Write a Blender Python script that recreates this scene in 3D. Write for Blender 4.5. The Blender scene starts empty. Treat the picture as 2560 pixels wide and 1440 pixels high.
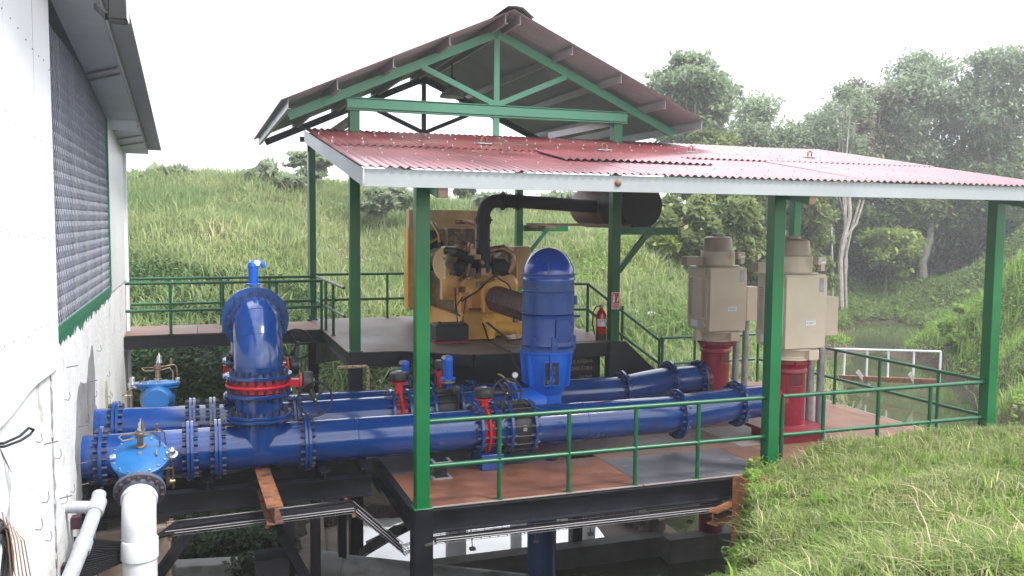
import bpy, math, random
import numpy as np
from mathutils import Vector, Matrix
random.seed(7); RNG = np.random.default_rng(11)
R = math.radians
S = bpy.context.scene
COL = S.collection

# ---------------------------------------------------------------- camera
CAM = Vector((-2.25, -9.13, 3.13)); FPX = 2180.0
yaw, pitch, roll = R(19.78), R(4.33), R(-0.48)
fw = Vector((math.sin(yaw)*math.cos(pitch), math.cos(yaw)*math.cos(pitch), -math.sin(pitch)))
r0 = Vector((math.cos(yaw), -math.sin(yaw), 0)); d0 = fw.cross(r0)
cr = math.cos(roll)*r0 + math.sin(roll)*d0; cd = -math.sin(roll)*r0 + math.cos(roll)*d0
camd = bpy.data.cameras.new('camera'); cam = bpy.data.objects.new('camera', camd); COL.objects.link(cam)
camd.sensor_width = 36; camd.lens = FPX/2560*36; camd.clip_start = .05; camd.clip_end = 2000
m = Matrix((cr, -cd, -fw)).transposed().to_4x4(); m.translation = CAM
cam.matrix_world = m
S.camera = cam

# ---------------------------------------------------------------- light
SUN_EL, SUN_AZ = R(56), R(135)      # azimuth clockwise from +Y : light from the front right
w = bpy.data.worlds.new('World'); S.world = w; w.use_nodes = True
nt = w.node_tree; bg = nt.nodes['Background']
sky = nt.nodes.new('ShaderNodeTexSky'); sky.sky_type = 'NISHITA'; sky.sun_disc = False
sky.sun_elevation = SUN_EL; sky.sun_rotation = SUN_AZ
sky.air_density = 1.6; sky.dust_density = 6.0; sky.ozone_density = 1.0; sky.altitude = 0
tc = nt.nodes.new('ShaderNodeTexCoord'); nz = nt.nodes.new('ShaderNodeTexNoise')
nz.inputs['Scale'].default_value = 2.2; nz.inputs['Detail'].default_value = 6
cmap = nt.nodes.new('ShaderNodeMapping'); cmap.inputs['Scale'].default_value = (1, 1, 2.6)
cmr = nt.nodes.new('ShaderNodeMapRange'); cmr.inputs[1].default_value = .35; cmr.inputs[2].default_value = .7
cmr.inputs[3].default_value = .72; cmr.inputs[4].default_value = .97
cmix = nt.nodes.new('ShaderNodeMixRGB'); cmix.inputs[2].default_value = (11.5, 11.9, 12.6, 1)   # bright overcast cloud
nt.links.new(tc.outputs['Generated'], cmap.inputs[0]); nt.links.new(cmap.outputs[0], nz.inputs['Vector'])
nt.links.new(nz.outputs[0], cmr.inputs[0]); nt.links.new(cmr.outputs[0], cmix.inputs[0])
nz2 = nt.nodes.new('ShaderNodeTexNoise'); nz2.inputs['Scale'].default_value = 2.6; nz2.inputs['Detail'].default_value = 7; nz2.inputs['Roughness'].default_value = .55
cm2 = nt.nodes.new('ShaderNodeMapRange'); cm2.inputs[1].default_value = .44; cm2.inputs[2].default_value = .58
cdark = nt.nodes.new('ShaderNodeMixRGB'); cdark.inputs[1].default_value = (5.9, 5.95, 6.6, 1); cdark.inputs[2].default_value = (12.5, 12.8, 13.4, 1)
nt.links.new(cmap.outputs[0], nz2.inputs['Vector']); nt.links.new(nz2.outputs[0], cm2.inputs[0]); nt.links.new(cm2.outputs[0], cdark.inputs[0]); nt.links.new(cdark.outputs[0], cmix.inputs[2])
nt.links.new(sky.outputs[0], cmix.inputs[1]); nt.links.new(cmix.outputs[0], bg.inputs['Color'])
bg.inputs['Strength'].default_value = 0.118
sl = bpy.data.lights.new('sun', 'SUN'); sl.energy = 2.3; sl.angle = R(14); sl.color = (1, .96, .9)
so = bpy.data.objects.new('sun', sl); COL.objects.link(so)
sdir = Vector((math.sin(SUN_AZ)*math.cos(SUN_EL), math.cos(SUN_AZ)*math.cos(SUN_EL), math.sin(SUN_EL)))
so.rotation_euler = (-sdir).to_track_quat('-Z', 'Y').to_euler()
S.view_settings.view_transform = 'Standard'; S.view_settings.look = 'None'
S.view_settings.exposure = 1.32; S.view_settings.gamma = 1
S.render.engine = 'CYCLES'; S.cycles.max_bounces = 6; S.cycles.transparent_max_bounces = 8

# ---------------------------------------------------------------- geometry of the view -> world points
def ray(u, v): return fw + cr*((u-1280)/FPX) + cd*((v-720)/FPX)
def atd(u, v, d): return CAM + ray(u, v)*d
def atz(u, v, z): k = ray(u, v); return CAM + k*((z-CAM.z)/k.z)
def aty(u, v, y): k = ray(u, v); return CAM + k*((y-CAM.y)/k.y)
def atx(u, v, x): k = ray(u, v); return CAM + k*((x-CAM.x)/k.x)
def X(u, y): return aty(u, 900, y).x

# ---------------------------------------------------------------- materials
def mat(name, col, rough=.5, metal=0., var=.15, vscale=3., bump=0., bscale=30., col2=None, c2lo=.55, c2hi=.7, c2scale=1.2, coat=0., spec=None, dirt=None, transl=0., detail=6., chip=None):
    mt = bpy.data.materials.new(name); mt.use_nodes = True
    n = mt.node_tree.nodes; L = mt.node_tree.links; b = n['Principled BSDF']
    b.inputs['Roughness'].default_value = rough; b.inputs['Metallic'].default_value = metal
    if coat: b.inputs['Coat Weight'].default_value = coat; b.inputs['Coat Roughness'].default_value = .12
    if spec is not None: b.inputs['Specular IOR Level'].default_value = spec
    g = n.new('ShaderNodeTexCoord')
    N = n.new('ShaderNodeTexNoise'); N.inputs['Scale'].default_value = vscale; N.inputs['Detail'].default_value = detail
    L.new(g.outputs['Object'], N.inputs['Vector'])
    mr = n.new('ShaderNodeMapRange'); mr.inputs[1].default_value = .3; mr.inputs[2].default_value = .7
    mr.inputs[3].default_value = 1-var; mr.inputs[4].default_value = 1+var
    L.new(N.outputs[0], mr.inputs[0])
    hv = n.new('ShaderNodeHueSaturation'); hv.inputs['Color'].default_value = (*col, 1)
    L.new(mr.outputs[0], hv.inputs['Value']); out = hv.outputs[0]
    if col2 is not None:
        N2 = n.new('ShaderNodeTexNoise'); N2.inputs['Scale'].default_value = c2scale; N2.inputs['Detail'].default_value = 8; N2.inputs['Roughness'].default_value = .65
        L.new(g.outputs['Object'], N2.inputs['Vector'])
        m2 = n.new('ShaderNodeMapRange'); m2.inputs[1].default_value = c2lo; m2.inputs[2].default_value = c2hi; L.new(N2.outputs[0], m2.inputs[0])
        mx = n.new('ShaderNodeMixRGB'); L.new(m2.outputs[0], mx.inputs[0]); L.new(out, mx.inputs[1]); mx.inputs[2].default_value = (*col2, 1); out = mx.outputs[0]
        mt['x'] = 1
    if chip:
        N3 = n.new('ShaderNodeTexNoise'); N3.inputs['Scale'].default_value = chip[1]; N3.inputs['Detail'].default_value = 10; N3.inputs['Roughness'].default_value = .75
        L.new(g.outputs['Object'], N3.inputs['Vector'])
        m3 = n.new('ShaderNodeMapRange'); m3.inputs[1].default_value = chip[2]; m3.inputs[2].default_value = chip[2]+.03; L.new(N3.outputs[0], m3.inputs[0])
        mx3 = n.new('ShaderNodeMixRGB'); L.new(m3.outputs[0], mx3.inputs[0]); L.new(out, mx3.inputs[1]); mx3.inputs[2].default_value = (*chip[0], 1); out = mx3.outputs[0]
    L.new(out, b.inputs['Base Color'])
    rv = n.new('ShaderNodeMapRange'); rv.inputs[1].default_value = .3; rv.inputs[2].default_value = .7
    rv.inputs[3].default_value = max(0, rough-.08); rv.inputs[4].default_value = min(1, rough+.12); L.new(N.outputs[0], rv.inputs[0]); L.new(rv.outputs[0], b.inputs['Roughness'])
    if bump:
        NB = n.new('ShaderNodeTexNoise'); NB.inputs['Scale'].default_value = bscale; NB.inputs['Detail'].default_value = 5; L.new(g.outputs['Object'], NB.inputs['Vector'])
        B = n.new('ShaderNodeBump'); B.inputs['Strength'].default_value = bump; B.inputs['Distance'].default_value = .02
        L.new(NB.outputs[0], B.inputs['Height']); L.new(B.outputs[0], b.inputs['Normal'])
    return mt
def leafmat(name, c1, c2, c3=None, tr=.35, rough=.55):
    mt = bpy.data.materials.new(name); mt.use_nodes = True
    n = mt.node_tree.nodes; L = mt.node_tree.links; b = n['Principled BSDF']; b.inputs['Roughness'].default_value = rough
    b.inputs['Specular IOR Level'].default_value = .3
    a = n.new('ShaderNodeAttribute'); a.attribute_name = 'tint'
    cr_ = n.new('ShaderNodeValToRGB'); e = cr_.color_ramp.elements
    e[0].color = (*c1, 1); e[1].color = (*c2, 1)
    if c3: x = e.new(.93); x.color = (*c2, 1); e[-1].color = (*c3, 1)
    L.new(a.outputs['Fac'], cr_.inputs[0]); L.new(cr_.outputs[0], b.inputs['Base Color'])
    t = n.new('ShaderNodeBsdfTranslucent'); L.new(cr_.outputs[0], t.inputs[0])
    mx = n.new('ShaderNodeMixShader'); mx.inputs[0].default_value = tr
    L.new(b.outputs[0], mx.inputs[1]); L.new(t.outputs[0], mx.inputs[2]); L.new(mx.outputs[0], n['Material Output'].inputs[0])
    return mt
M = dict(
 cable=mat('matte_black_cable', (.007,.007,.010), .8, var=.2, spec=.2),
 wire=mat('dull_basket_wire', (.07,.07,.08), .5, metal=.5, var=.3),
 green=mat('green_paint', (.001,.11,.03), .35, chip=((.10,.05,.03),9,.71), var=.12, vscale=1.5, bump=.06, bscale=14),
 dgreen=mat('rail_green_paint', (.002,.08,.033), .35, var=.2, vscale=6, bump=.05, bscale=40),
 glare_green=mat('truss_green_with_glare', (.07,.27,.16), .4, var=.12, vscale=2),  # front truss green, paled by glare painted into the colour
 blue=mat('navy_blue_paint', (.004,.044,.205), .16, var=.14, vscale=2.2, coat=.5, chip=((.12,.10,.10),7,.70), bump=.05, bscale=9, col2=(.012,.02,.13), c2lo=.56, c2hi=.75, c2scale=3),
 mblue=mat('motor_blue_paint', (.012,.06,.28), .34, var=.2, vscale=4, col2=(.04,.085,.25), c2lo=.48, c2hi=.72, c2scale=2.6, bump=.06, bscale=30),
 domeblue=mat('dome_blue_paint', (.008,.06,.42), .18, var=.08, coat=.5),
 lblue=mat('bright_blue_paint', (.005,.12,.60), .35, var=.12, vscale=3, bump=.05),
 vblue=mat('valve_blue_paint', (.006,.10,.30), .35, var=.15, vscale=4, col2=(.02,.09,.26), c2lo=.6, c2hi=.8, c2scale=5),
 red=mat('red_valve_paint', (.55,.012,.03), .35, var=.12),
 dred=mat('pump_red_paint', (.24,.008,.026), .4, var=.2, vscale=4, col2=(.36,.09,.08), c2lo=.62, c2hi=.8, c2scale=5),
 black=mat('black_steel_paint', (.006,.0065,.012), .42, var=.35, vscale=2.5, bump=.08, bscale=14, col2=(.03,.026,.03), c2lo=.6, c2hi=.85, c2scale=2),
 rubber=mat('black_rubber', (.012,.012,.014), .5, var=.2),
 cast=mat('dark_cast_iron', (.02,.02,.022), .45, var=.3, vscale=8),
 bolt=mat('dark_bolt_steel', (.035,.04,.07), .45, metal=.3, var=.4, vscale=20),
 rust=mat('rusty_plate', (.13,.055,.034), .45, var=.35, vscale=2.6, chip=((.055,.04,.035),5,.62), col2=(.17,.085,.055), c2lo=.45, c2hi=.75, c2scale=.9, bump=.1, bscale=60),
 rust2=mat('pale_rusty_plate', (.18,.092,.062), .55, var=.3, chip=((.07,.05,.045),5,.64), vscale=2.2, col2=(.14,.075,.05), c2lo=.5, c2hi=.7, c2scale=1.4, bump=.1, bscale=60),
 greyplate=mat('grey_checker_plate', (.075,.075,.088), .38, var=.35, chip=((.22,.19,.17),6,.66), vscale=2, col2=(.2,.19,.18), c2lo=.6, c2hi=.75, c2scale=3, bump=.15, bscale=90),
 paleplate=mat('pale_dusty_plate', (.25,.22,.20), .5, var=.15, vscale=2, bump=.1, bscale=80),
 upplate=mat('dusty_brown_plate', (.165,.125,.105), .55, var=.2, vscale=1.5, col2=(.09,.055,.045), c2lo=.55, c2hi=.75, c2scale=1.3, bump=.1, bscale=70),
 rusti=mat('raw_rusty_steel', (.20,.075,.03), .75, var=.35, vscale=9, col2=(.05,.035,.035), c2lo=.5, c2hi=.62, c2scale=7, bump=.3, bscale=50),
 orust=mat('orange_rust', (.27,.105,.035), .85, var=.35, vscale=14, col2=(.12,.05,.025), c2lo=.52, c2hi=.66, c2scale=9, bump=.6, bscale=60),
 roof=mat('red_roof_paint', (.20,.034,.044), .36, var=.22, vscale=1.1, spec=1., coat=.8, chip=((.30,.22,.2),3,.70), col2=(.34,.09,.09), c2lo=.5, c2hi=.85, c2scale=.7),
 mauve=mat('roof_underside_primer', (.24,.28,.29), .6, var=.12, vscale=1.2),
 galv=mat('grey_galvanised', (.32,.35,.37), .45, metal=.1, var=.1, vscale=1.3, col2=(.30,.31,.33), c2lo=.5, c2hi=.75, c2scale=.9),
 galvd=mat('weathered_galvanised', (.27,.26,.275), .5, metal=.2, var=.2, vscale=3),
 cond=mat('conduit_galvanised', (.30,.31,.34), .4, metal=.5, var=.2, vscale=9),
 tan=mat('motor_tan_paint', (.58,.485,.385), .42, var=.08, vscale=2, bump=.03),
 tand=mat('motor_cap_tan_paint', (.34,.265,.20), .4, var=.15, vscale=4),
 yellow=mat('engine_yellow_paint', (.66,.33,.07), .38, var=.14, vscale=4, coat=.2, bump=.04),
 yellowd=mat('radiator_tan_paint', (.50,.33,.17), .5, var=.2, vscale=3),
 yellowb=mat('bright_engine_yellow', (.82,.44,.08), .35, var=.08),
 filt=mat('filter_housing_gold', (.58,.41,.18), .4, var=.1),
 engine=mat('oily_engine_block', (.11,.065,.035), .4, var=.5, vscale=9, col2=(.42,.21,.07), c2lo=.52, c2hi=.66, c2scale=8),
 exh=mat('exhaust_dark_lagging', (.022,.016,.022), .65, var=.3, vscale=5, col2=(.05,.025,.02), c2lo=.55, c2hi=.75, c2scale=4),
 muf=mat('brown_silencer_skin', (.17,.09,.065), .45, var=.25, vscale=3),
 copper=mat('coolant_pipe_copper', (.34,.19,.12), .3, metal=.5, var=.2),
 guard=mat('rusty_mesh_guard', (.045,.015,.02), .5, var=.5, vscale=14),
 pvc=mat('white_pvc', (.66,.69,.75), .3, var=.04, vscale=5),
 pvcg=mat('dusty_grey_pvc', (.33,.36,.40), .4, var=.15, vscale=9, col2=(.25,.25,.26), c2lo=.62, c2hi=.75, c2scale=9),
 pvcd=mat('grey_drain_pvc', (.30,.31,.31), .5, var=.15, vscale=4, col2=(.15,.14,.12), c2lo=.5, c2hi=.7, c2scale=3),  # mid grey with random brownish patches
 brass=mat('tarnished_brass', (.26,.19,.12), .35, metal=.7, var=.3, vscale=20),
 chrome=mat('bright_fitting', (.6,.6,.62), .2, metal=.85, var=.1),
 conc=mat('dirty_concrete', (.17,.165,.16), .8, var=.2, vscale=2, col2=(.10,.085,.07), c2lo=.45, c2hi=.7, c2scale=1.2, bump=.3, bscale=25),
 concb=mat('brown_silty_concrete', (.22,.17,.135), .75, var=.2, vscale=2, col2=(.12,.09,.07), c2lo=.5, c2hi=.7, c2scale=1.5, bump=.3, bscale=25),
 wood=mat('weathered_plank', (.20,.10,.07), .7, var=.3, vscale=6),
 white=mat('white_label', (.8,.8,.82), .5, var=.03),
 signred=mat('sign_red', (.62,.02,.03), .4, var=.05),
 sred=mat('extinguisher_red', (.5,.01,.02), .25, var=.05, coat=.4),
 stencil=mat('ochre_stencil', (.42,.30,.16), .7, var=.3, vscale=20),
 ink=mat('black_ink', (.03,.03,.06), .5, var=.02),
 glassd=mat('lamp_glass', (.5,.5,.5), .1, var=.02),
 bark=mat('pale_bark', (.30,.27,.24), .85, var=.3, vscale=4, bump=.5, bscale=10),
 barkd=mat('brown_bark', (.12,.09,.07), .9, var=.3, vscale=4, bump=.5, bscale=10),
 stone=mat('pale_stone', (.35,.33,.32), .85, var=.3, vscale=3, bump=.4, bscale=12),
)

# ---------------------------------------------------------------- mesh builder
def frame(a, up=Vector((0,0,1))):
    a = Vector(a).normalized()
    if abs(a.dot(up)) > .98: up = Vector((0,1,0)) if abs(a.y) < .9 else Vector((1,0,0))
    s = a.cross(up).normalized(); t = s.cross(a).normalized()
    return a, s, t
class MB:
    def __init__(s): s.v=[]; s.f=[]; s.m=[]
    def add(s, vs, fs, mi=0):
        o=len(s.v); s.v += [Vector(p) for p in vs]
        for f in fs: s.f.append([i+o for i in f]); s.m.append(mi)
        return s
    def box(s, a, b, mi=0):
        x0,y0,z0=a; x1,y1,z1=b
        return s.add([(x0,y0,z0),(x1,y0,z0),(x1,y1,z0),(x0,y1,z0),(x0,y0,z1),(x1,y0,z1),(x1,y1,z1),(x0,y1,z1)],
          [(0,3,2,1),(4,5,6,7),(0,1,5,4),(1,2,6,5),(2,3,7,6),(3,0,4,7)],mi)
    def beam(s, p, q, w, h, mi=0, up=(0,0,1)):
        p=Vector(p); q=Vector(q); a,sd,t=frame(q-p, Vector(up)); sd*=w/2; t*=h/2
        return s.add([p-sd-t,p+sd-t,p+sd+t,p-sd+t,q-sd-t,q+sd-t,q+sd+t,q-sd+t],[(0,1,2,3),(7,6,5,4),(0,4,5,1),(1,5,6,2),(2,6,7,3),(3,7,4,0)],mi)
    def ibeam(s, p, q, w, h, t=.014, mi=0):
        p=Vector(p); q=Vector(q); a,sd,u=frame(q-p)
        s.beam(p+u*(h/2-t/2), q+u*(h/2-t/2), w, t, mi); s.beam(p-u*(h/2-t/2), q-u*(h/2-t/2), w, t, mi)
        return s.beam(p, q, t, h-2*t, mi)
    def prism(s, pts, ext, mi=0):
        n=len(pts); P=[Vector(p) for p in pts]; e=Vector(ext)
        return s.add(P+[p+e for p in P],[list(range(n))[::-1],[i+n for i in range(n)]]+[(i,(i+1)%n,(i+1)%n+n,i+n) for i in range(n)],mi)
    def lathe(s, o, ax, prof, n=32, mi=0, cap=True):
        o=Vector(o); a,sd,t=frame(ax); vs=[]; fs=[]
        for (r,h) in prof:
            for i in range(n):
                c=2*math.pi*i/n; vs.append(o+a*h+sd*(r*math.cos(c))+t*(r*math.sin(c)))
        for k in range(len(prof)-1):
            for i in range(n):
                j=(i+1)%n; fs.append((k*n+i,k*n+j,(k+1)*n+j,(k+1)*n+i))
        if cap: fs.append(list(range(n))[::-1]); fs.append([(len(prof)-1)*n+i for i in range(n)])
        return s.add(vs,fs,mi)
    def cyl(s, p, q, r, r1=None, n=24, mi=0):
        p=Vector(p); q=Vector(q); return s.lathe(p, q-p, [(r,0),(r if r1 is None else r1,(q-p).length)], n, mi)
    def tube(s, path, r, n=10, mi=0, closed=False):
        P=[Vector(p) for p in path]; vs=[]; fs=[]; k=len(P); prev=None
        for i,p in enumerate(P):
            if closed: d=P[(i+1)%k]-P[i-1]
            else: d=(P[min(i+1,k-1)]-P[max(i-1,0)])
            d.normalize()
            if prev is None: _,sd,t=frame(d)
            else:
                sd=(prev-d*prev.dot(d)).normalized(); t=sd.cross(d)
            prev=sd; rr=r[i] if isinstance(r,(list,tuple)) else r
            for j in range(n):
                c=2*math.pi*j/n; vs.append(p+sd*(rr*math.cos(c))+t*(rr*math.sin(c)))
        for i in range(k if closed else k-1):
            i2=(i+1)%k
            for j in range(n):
                j2=(j+1)%n; fs.append((i*n+j,i*n+j2,i2*n+j2,i2*n+j))
        if not closed: fs.append(list(range(n))[::-1]); fs.append([(k-1)*n+j for j in range(n)])
        return s.add(vs,fs,mi)
    def flange(s, o, ax, R_, th=.035, rin=None, nb=20, br=.019, mi=0, bi=1, bl=.05, both=True):
        """ring plate centred at o with hex nuts on both faces"""
        o=Vector(o); a,sd,t=frame(ax)
        s.lathe(o-a*th/2, a, [(R_-.004,0),(R_,.004),(R_,th-.004),(R_-.004,th)], 40, mi)
        rb=R_-.045 if rin is None else (R_+rin)/2
        for i in range(nb):
            c=2*math.pi*(i+.5)/nb; p=o+sd*(rb*math.cos(c))+t*(rb*math.sin(c))
            s.cyl(p-a*(th/2+bl if both else 0), p+a*(th/2+bl), br, n=6, mi=bi)
        return s
    def build(s, name, mats, parent=None, smooth=40, bevel=0, origin=None):
        if not isinstance(mats,(list,tuple)): mats=[mats]
        me=bpy.data.meshes.new(name)
        if parent is None:
            if origin is None:
                xs=[v.x for v in s.v]; ys=[v.y for v in s.v]; zs=[v.z for v in s.v]
                origin=Vector(((min(xs)+max(xs))/2,(min(ys)+max(ys))/2,min(zs)))
            L=Vector(origin)
        else:
            r=parent
            while r.parent: r=r.parent
            L=r.location
        me.from_pydata([v-L for v in s.v],[],s.f)
        for x in mats: me.materials.append(x)
        me.polygons.foreach_set('material_index', s.m)
        if smooth:
            me.polygons.foreach_set('use_smooth',[True]*len(me.polygons)); me.set_sharp_from_angle(angle=R(smooth))
        o=bpy.data.objects.new(name,me); COL.objects.link(o)
        if parent is None: o.location=L
        else: o.parent=parent
        if bevel:
            b=o.modifiers.new('bevel','BEVEL'); b.width=bevel; b.segments=2; b.limit_method='ANGLE'; b.angle_limit=R(40)
        return o
def tag(o, label=None, cat=None, group=None, kind=None):
    if label: o['label']=label
    if cat: o['category']=cat
    if group: o['group']=group
    if kind: o['kind']=kind
    return o
def thing(name, loc, label, cat, group=None):
    o=bpy.data.objects.new(name,None); o.empty_display_size=.2; COL.objects.link(o); o.location=Vector(loc)
    return tag(o,label,cat,group)
def text_mesh(name, txt, origin, right, up, h, mt, parent, align='LEFT', depth=.002, width=None):
    c=bpy.data.curves.new(name,'FONT'); c.body=txt; c.size=1; c.extrude=0; c.align_x=align
    t=bpy.data.objects.new(name,c); COL.objects.link(t); dg=bpy.context.evaluated_depsgraph_get()
    me=bpy.data.meshes.new_from_object(t.evaluated_get(dg)); bpy.data.objects.remove(t); 
    right=Vector(right).normalized(); up=Vector(up).normalized(); nrm=right.cross(up)
    r=parent
    while r.parent: r=r.parent
    xs=[v.co.x for v in me.vertices]; sx=h/.7 
    if width: sx=width/(max(xs)-min(xs))
    for v in me.vertices: v.co=Vector(origin)-r.location+right*v.co.x*sx+up*v.co.y*h/.7+nrm*depth
    me.materials.clear(); me.materials.append(mt)
    o=bpy.data.objects.new(name,me); COL.objects.link(o); o.parent=parent
    return o
def arc(c, a0, a1, rad, e0, e1, n=10):
    c=Vector(c); e0=Vector(e0); e1=Vector(e1)
    return [c+e0*(rad*math.cos(a0+(a1-a0)*i/n))+e1*(rad*math.sin(a0+(a1-a0)*i/n)) for i in range(n+1)]
def npmesh(name, V, F, mt, tint=None, parent=None, smooth=False):
    """V (n,3), F (m,4) index array"""
    me=bpy.data.meshes.new(name); n=len(V); k=F.shape[1]; mF=len(F)
    L=np.zeros(3)
    if parent is not None:
        r=parent
        while r.parent: r=r.parent
        L=np.array(r.location)
    me.vertices.add(n); me.vertices.foreach_set('co',(np.asarray(V)-L).astype(np.float32).ravel())
    me.loops.add(mF*k); me.loops.foreach_set('vertex_index',F.astype(np.int32).ravel())
    me.polygons.add(mF); me.polygons.foreach_set('loop_start',np.arange(0,mF*k,k,dtype=np.int32))
    try: me.polygons.foreach_set('loop_total',np.full(mF,k,dtype=np.int32))
    except Exception: pass
    if smooth: me.polygons.foreach_set('use_smooth',np.ones(mF,dtype=bool))
    me.update(calc_edges=True); me.validate()
    if tint is not None:
        a=me.attributes.new('tint','FLOAT','POINT'); a.data.foreach_set('value',np.asarray(tint,dtype=np.float32))
    for x in (mt if isinstance(mt,(list,tuple)) else [mt]): me.materials.append(x)
    o=bpy.data.objects.new(name,me); COL.objects.link(o)
    if parent is not None: o.parent=parent
    return o
# ================================================================ STRUCTURES
ZU=1.11; HR=.95
# ---- lower steel deck
T=thing('steel_deck',(4,2.5,-.27),'low steel pump deck of rusty and grey plates on black beams','platform')
def plate(pts, mt, z=0., th=.012, name='deck_plate', parent=None):
    b=MB().prism([(x,y,z-th) for x,y in pts],(0,0,th)); return b.build(name,mt,parent or T,smooth=0)
plate([(-.05,-.02),(2.72,-.02),(2.72,1.3),(-.05,1.3)],M['rust'])
plate([(2.728,-.02),(4.55,-.02),(4.55,1.15),(2.728,1.15)],M['greyplate'])
plate([(-.05,1.308),(2.0,1.308),(2.0,4.2),(-.05,4.2)],M['greyplate'])
plate([(2.008,1.7),(4.9,1.7),(4.9,4.2),(2.008,4.2)],M['rust'])
plate([(2.728,1.158),(4.9,1.158),(4.9,1.692),(2.728,1.692)],M['rust2'])
plate([(4.558,-.02),(5.0,-.02),(5.0,1.15),(4.558,1.15)],M['rust'])
plate([(4.908,1.158),(5.9,1.158),(5.9,2.3),(4.908,2.3)],M['paleplate'])
plate([(5.008,-.02),(8.2,-.02),(8.2,1.15),(5.008,1.15)],M['rust2'])
plate([(5.908,1.158),(8.2,1.158),(8.2,5.45),(5.908,5.45)],M['rust2'])
plate([(4.908,2.308),(5.9,2.308),(5.9,5.45),(4.908,5.45)],M['rust'])
e=MB().box((-.06,-.055,-.004),(2.7,-.024,.006)).box((2.72,-.055,-.004),(8.24,-.024,.007)); e.box((8.205,-.02,-.004),(8.24,5.5,.007)); e.build('edge_strip',M['paleplate'],T)
def ibeam(p,q,w=.16,h=.26,name='beam',parent=None,mt=None): return MB().ibeam(p,q,w,h).build(name,mt or M['black'],parent or T,smooth=0)
ibeam((.09,-.02,-.145),(8.2,-.02,-.145)); ibeam((-.04,.08,-.145),(-.04,5.4,-.145))
ibeam((8.18,.08,-.145),(8.18,5.4,-.145)); ibeam((0,5.42,-.145),(8.2,5.42,-.145))
for x in (2.0,4.5,6.3): ibeam((x,.07,-.15),(x,5.33,-.15),.14,.24)
for x,y,zb in ((4.5,0.02,-3.4),(8.1,.1,-3.4),(8.1,5.3,-3.2),(4.5,5.3,-3),(2.0,5.3,-3),(3.6,3.9,-3)):
    MB().box((x-.09,y-.09,zb),(x+.09,y+.09,-.28)).build('column',M['black'],T,smooth=0)
MB().beam((.02,1.3,-.7),(.02,4.2,-2.1),.09,.12).build('brace',M['black'],T,smooth=0)
MB().beam((-.03,3.1,-1.55),(1.1,3.2,-1.15),.09,.12).build('brace',M['black'],T,smooth=0)

# ---- railings
def railing(label, pts, posts, hr=HR, zm=.45, r=.027, group='green pipe handrails', rail_mt='dgreen', name='pipe_railing', ends=(0,0)):
    """pts: base polyline (x,y,z); posts: list of (x,y,z) base points"""
    t=thing(name,pts[0],label,'railing',group)
    up=Vector((0,0,1))
    for h in (hr,zm):
        MB().tube([Vector(p)+up*h for p in pts],r,10).build('rail',M[rail_mt],t)
    for p in posts:
        p=Vector(p); MB().cyl(p,p+up*(hr-.005),r*.96,n=10).cyl(p,p+up*.008,r*1.9,n=12).build('baluster',M[rail_mt],t)
    return t
y=0.
railing('green pipe handrail on the front deck edge between the left and middle front posts',[(.08,y,0),(4.46,y,0)],[(X(u,y),y,0) for u in (1250,1425,1593,1750)])
railing('green pipe handrail on the front deck edge rising from the grass before the right pump',[(4.7,y,0),(8.06,y,0)],[(4.7,y,0)]+[(X(u,y),y,0) for u in (2063,2200,2330)])
railing('green pipe handrail along the far right deck edge over the canal',[(8.17,.12,0),(8.2,5.42,0)],[(8.18,yy,0) for yy in (.9,2.1,3.15,4.3)]+[(8.2,5.42,0)])
railing('green pipe handrail along the back deck edge behind the tan motors',[(6.02,5.42,0),(8.12,5.42,0)],[(6.04,5.42,0),(6.75,5.42,0),(7.45,5.42,0)])

# ---- upper deck
T=thing('upper_deck',(2.2,6.6,0.8),'raised brown steel deck carrying the yellow diesel engine','platform')
top=[(-.12,4.2),(.7,4.16),(1.65,3.5),(3.3,3.45),(3.5,4.16),(4.55,4.2),(4.55,8.98),(-.12,8.98)]
plate(top,M['upplate'],ZU,.012)
MB().prism([(2.6,4.3,ZU+.001),(4.4,4.3,ZU+.001),(4.4,8.6,ZU+.001),(2.6,8.6,ZU+.001)],(0,0,.006)).build('deck_plate',M['rust2'],T,smooth=0)
def ub(p,q,w=.14,h=.24): ibeam((p[0],p[1],ZU-.014-h/2),(q[0],q[1],ZU-.014-h/2),w,h,parent=T)
ub((0.09,4.28),(4.34,4.28)); ub((-.04,4.38),(-.04,8.86)); ub((4.47,4.38),(4.47,8.86)); ub((-.1,8.93),(4.5,8.93)); ub((2.2,4.37),(2.2,8.84))
for (p,q) in (((.72,4.14),(1.66,3.5)),((1.7,3.5),(3.28,3.5)),((3.3,3.5),(3.52,4.14))):
    MB().beam((*p,ZU-.1),(*q,ZU-.1),.05,.17).build('edge_beam',M['black'],T,smooth=0)
for x,yy,zb in ((0,4.28,-2.3),(4.42,4.28,-.0),(-.08,8.95,-1.6),(4.4,8.95,-1.2),(2.2,6.5,-2)):
    MB().box((x-.1,yy-.1,zb),(x+.1,yy+.1,ZU-.002)).build('column',M['black'],T,smooth=0)
MB().prism([(4.53,4.3,ZU-.02),(4.53,4.3,.02),(5.75,4.3,.02),(5.75,4.3,.12),(4.68,4.3,ZU-.02)],(0,.03,0)).build('gusset',M['black'],T,smooth=0)
MB().prism([(-.04,5.2,ZU-.26),(-.04,8.8,ZU-.26),(-.04,8.8,ZU-.9)],(.03,0,0)).build('gusset',M['black'],T,smooth=0)
MB().beam((-.04,4.4,-.5),(-.04,8.8,-1.3),.08,.12).build('brace',M['black'],T,smooth=0)
railing('green handrail with a shiny sloping top beside the upper deck corner',[(-.08,8.2,ZU),(-.02,5.2,ZU-.0)],[(-.06,7.1,ZU),(-.04,6.3,ZU)],hr=.92,zm=.45)
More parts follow.
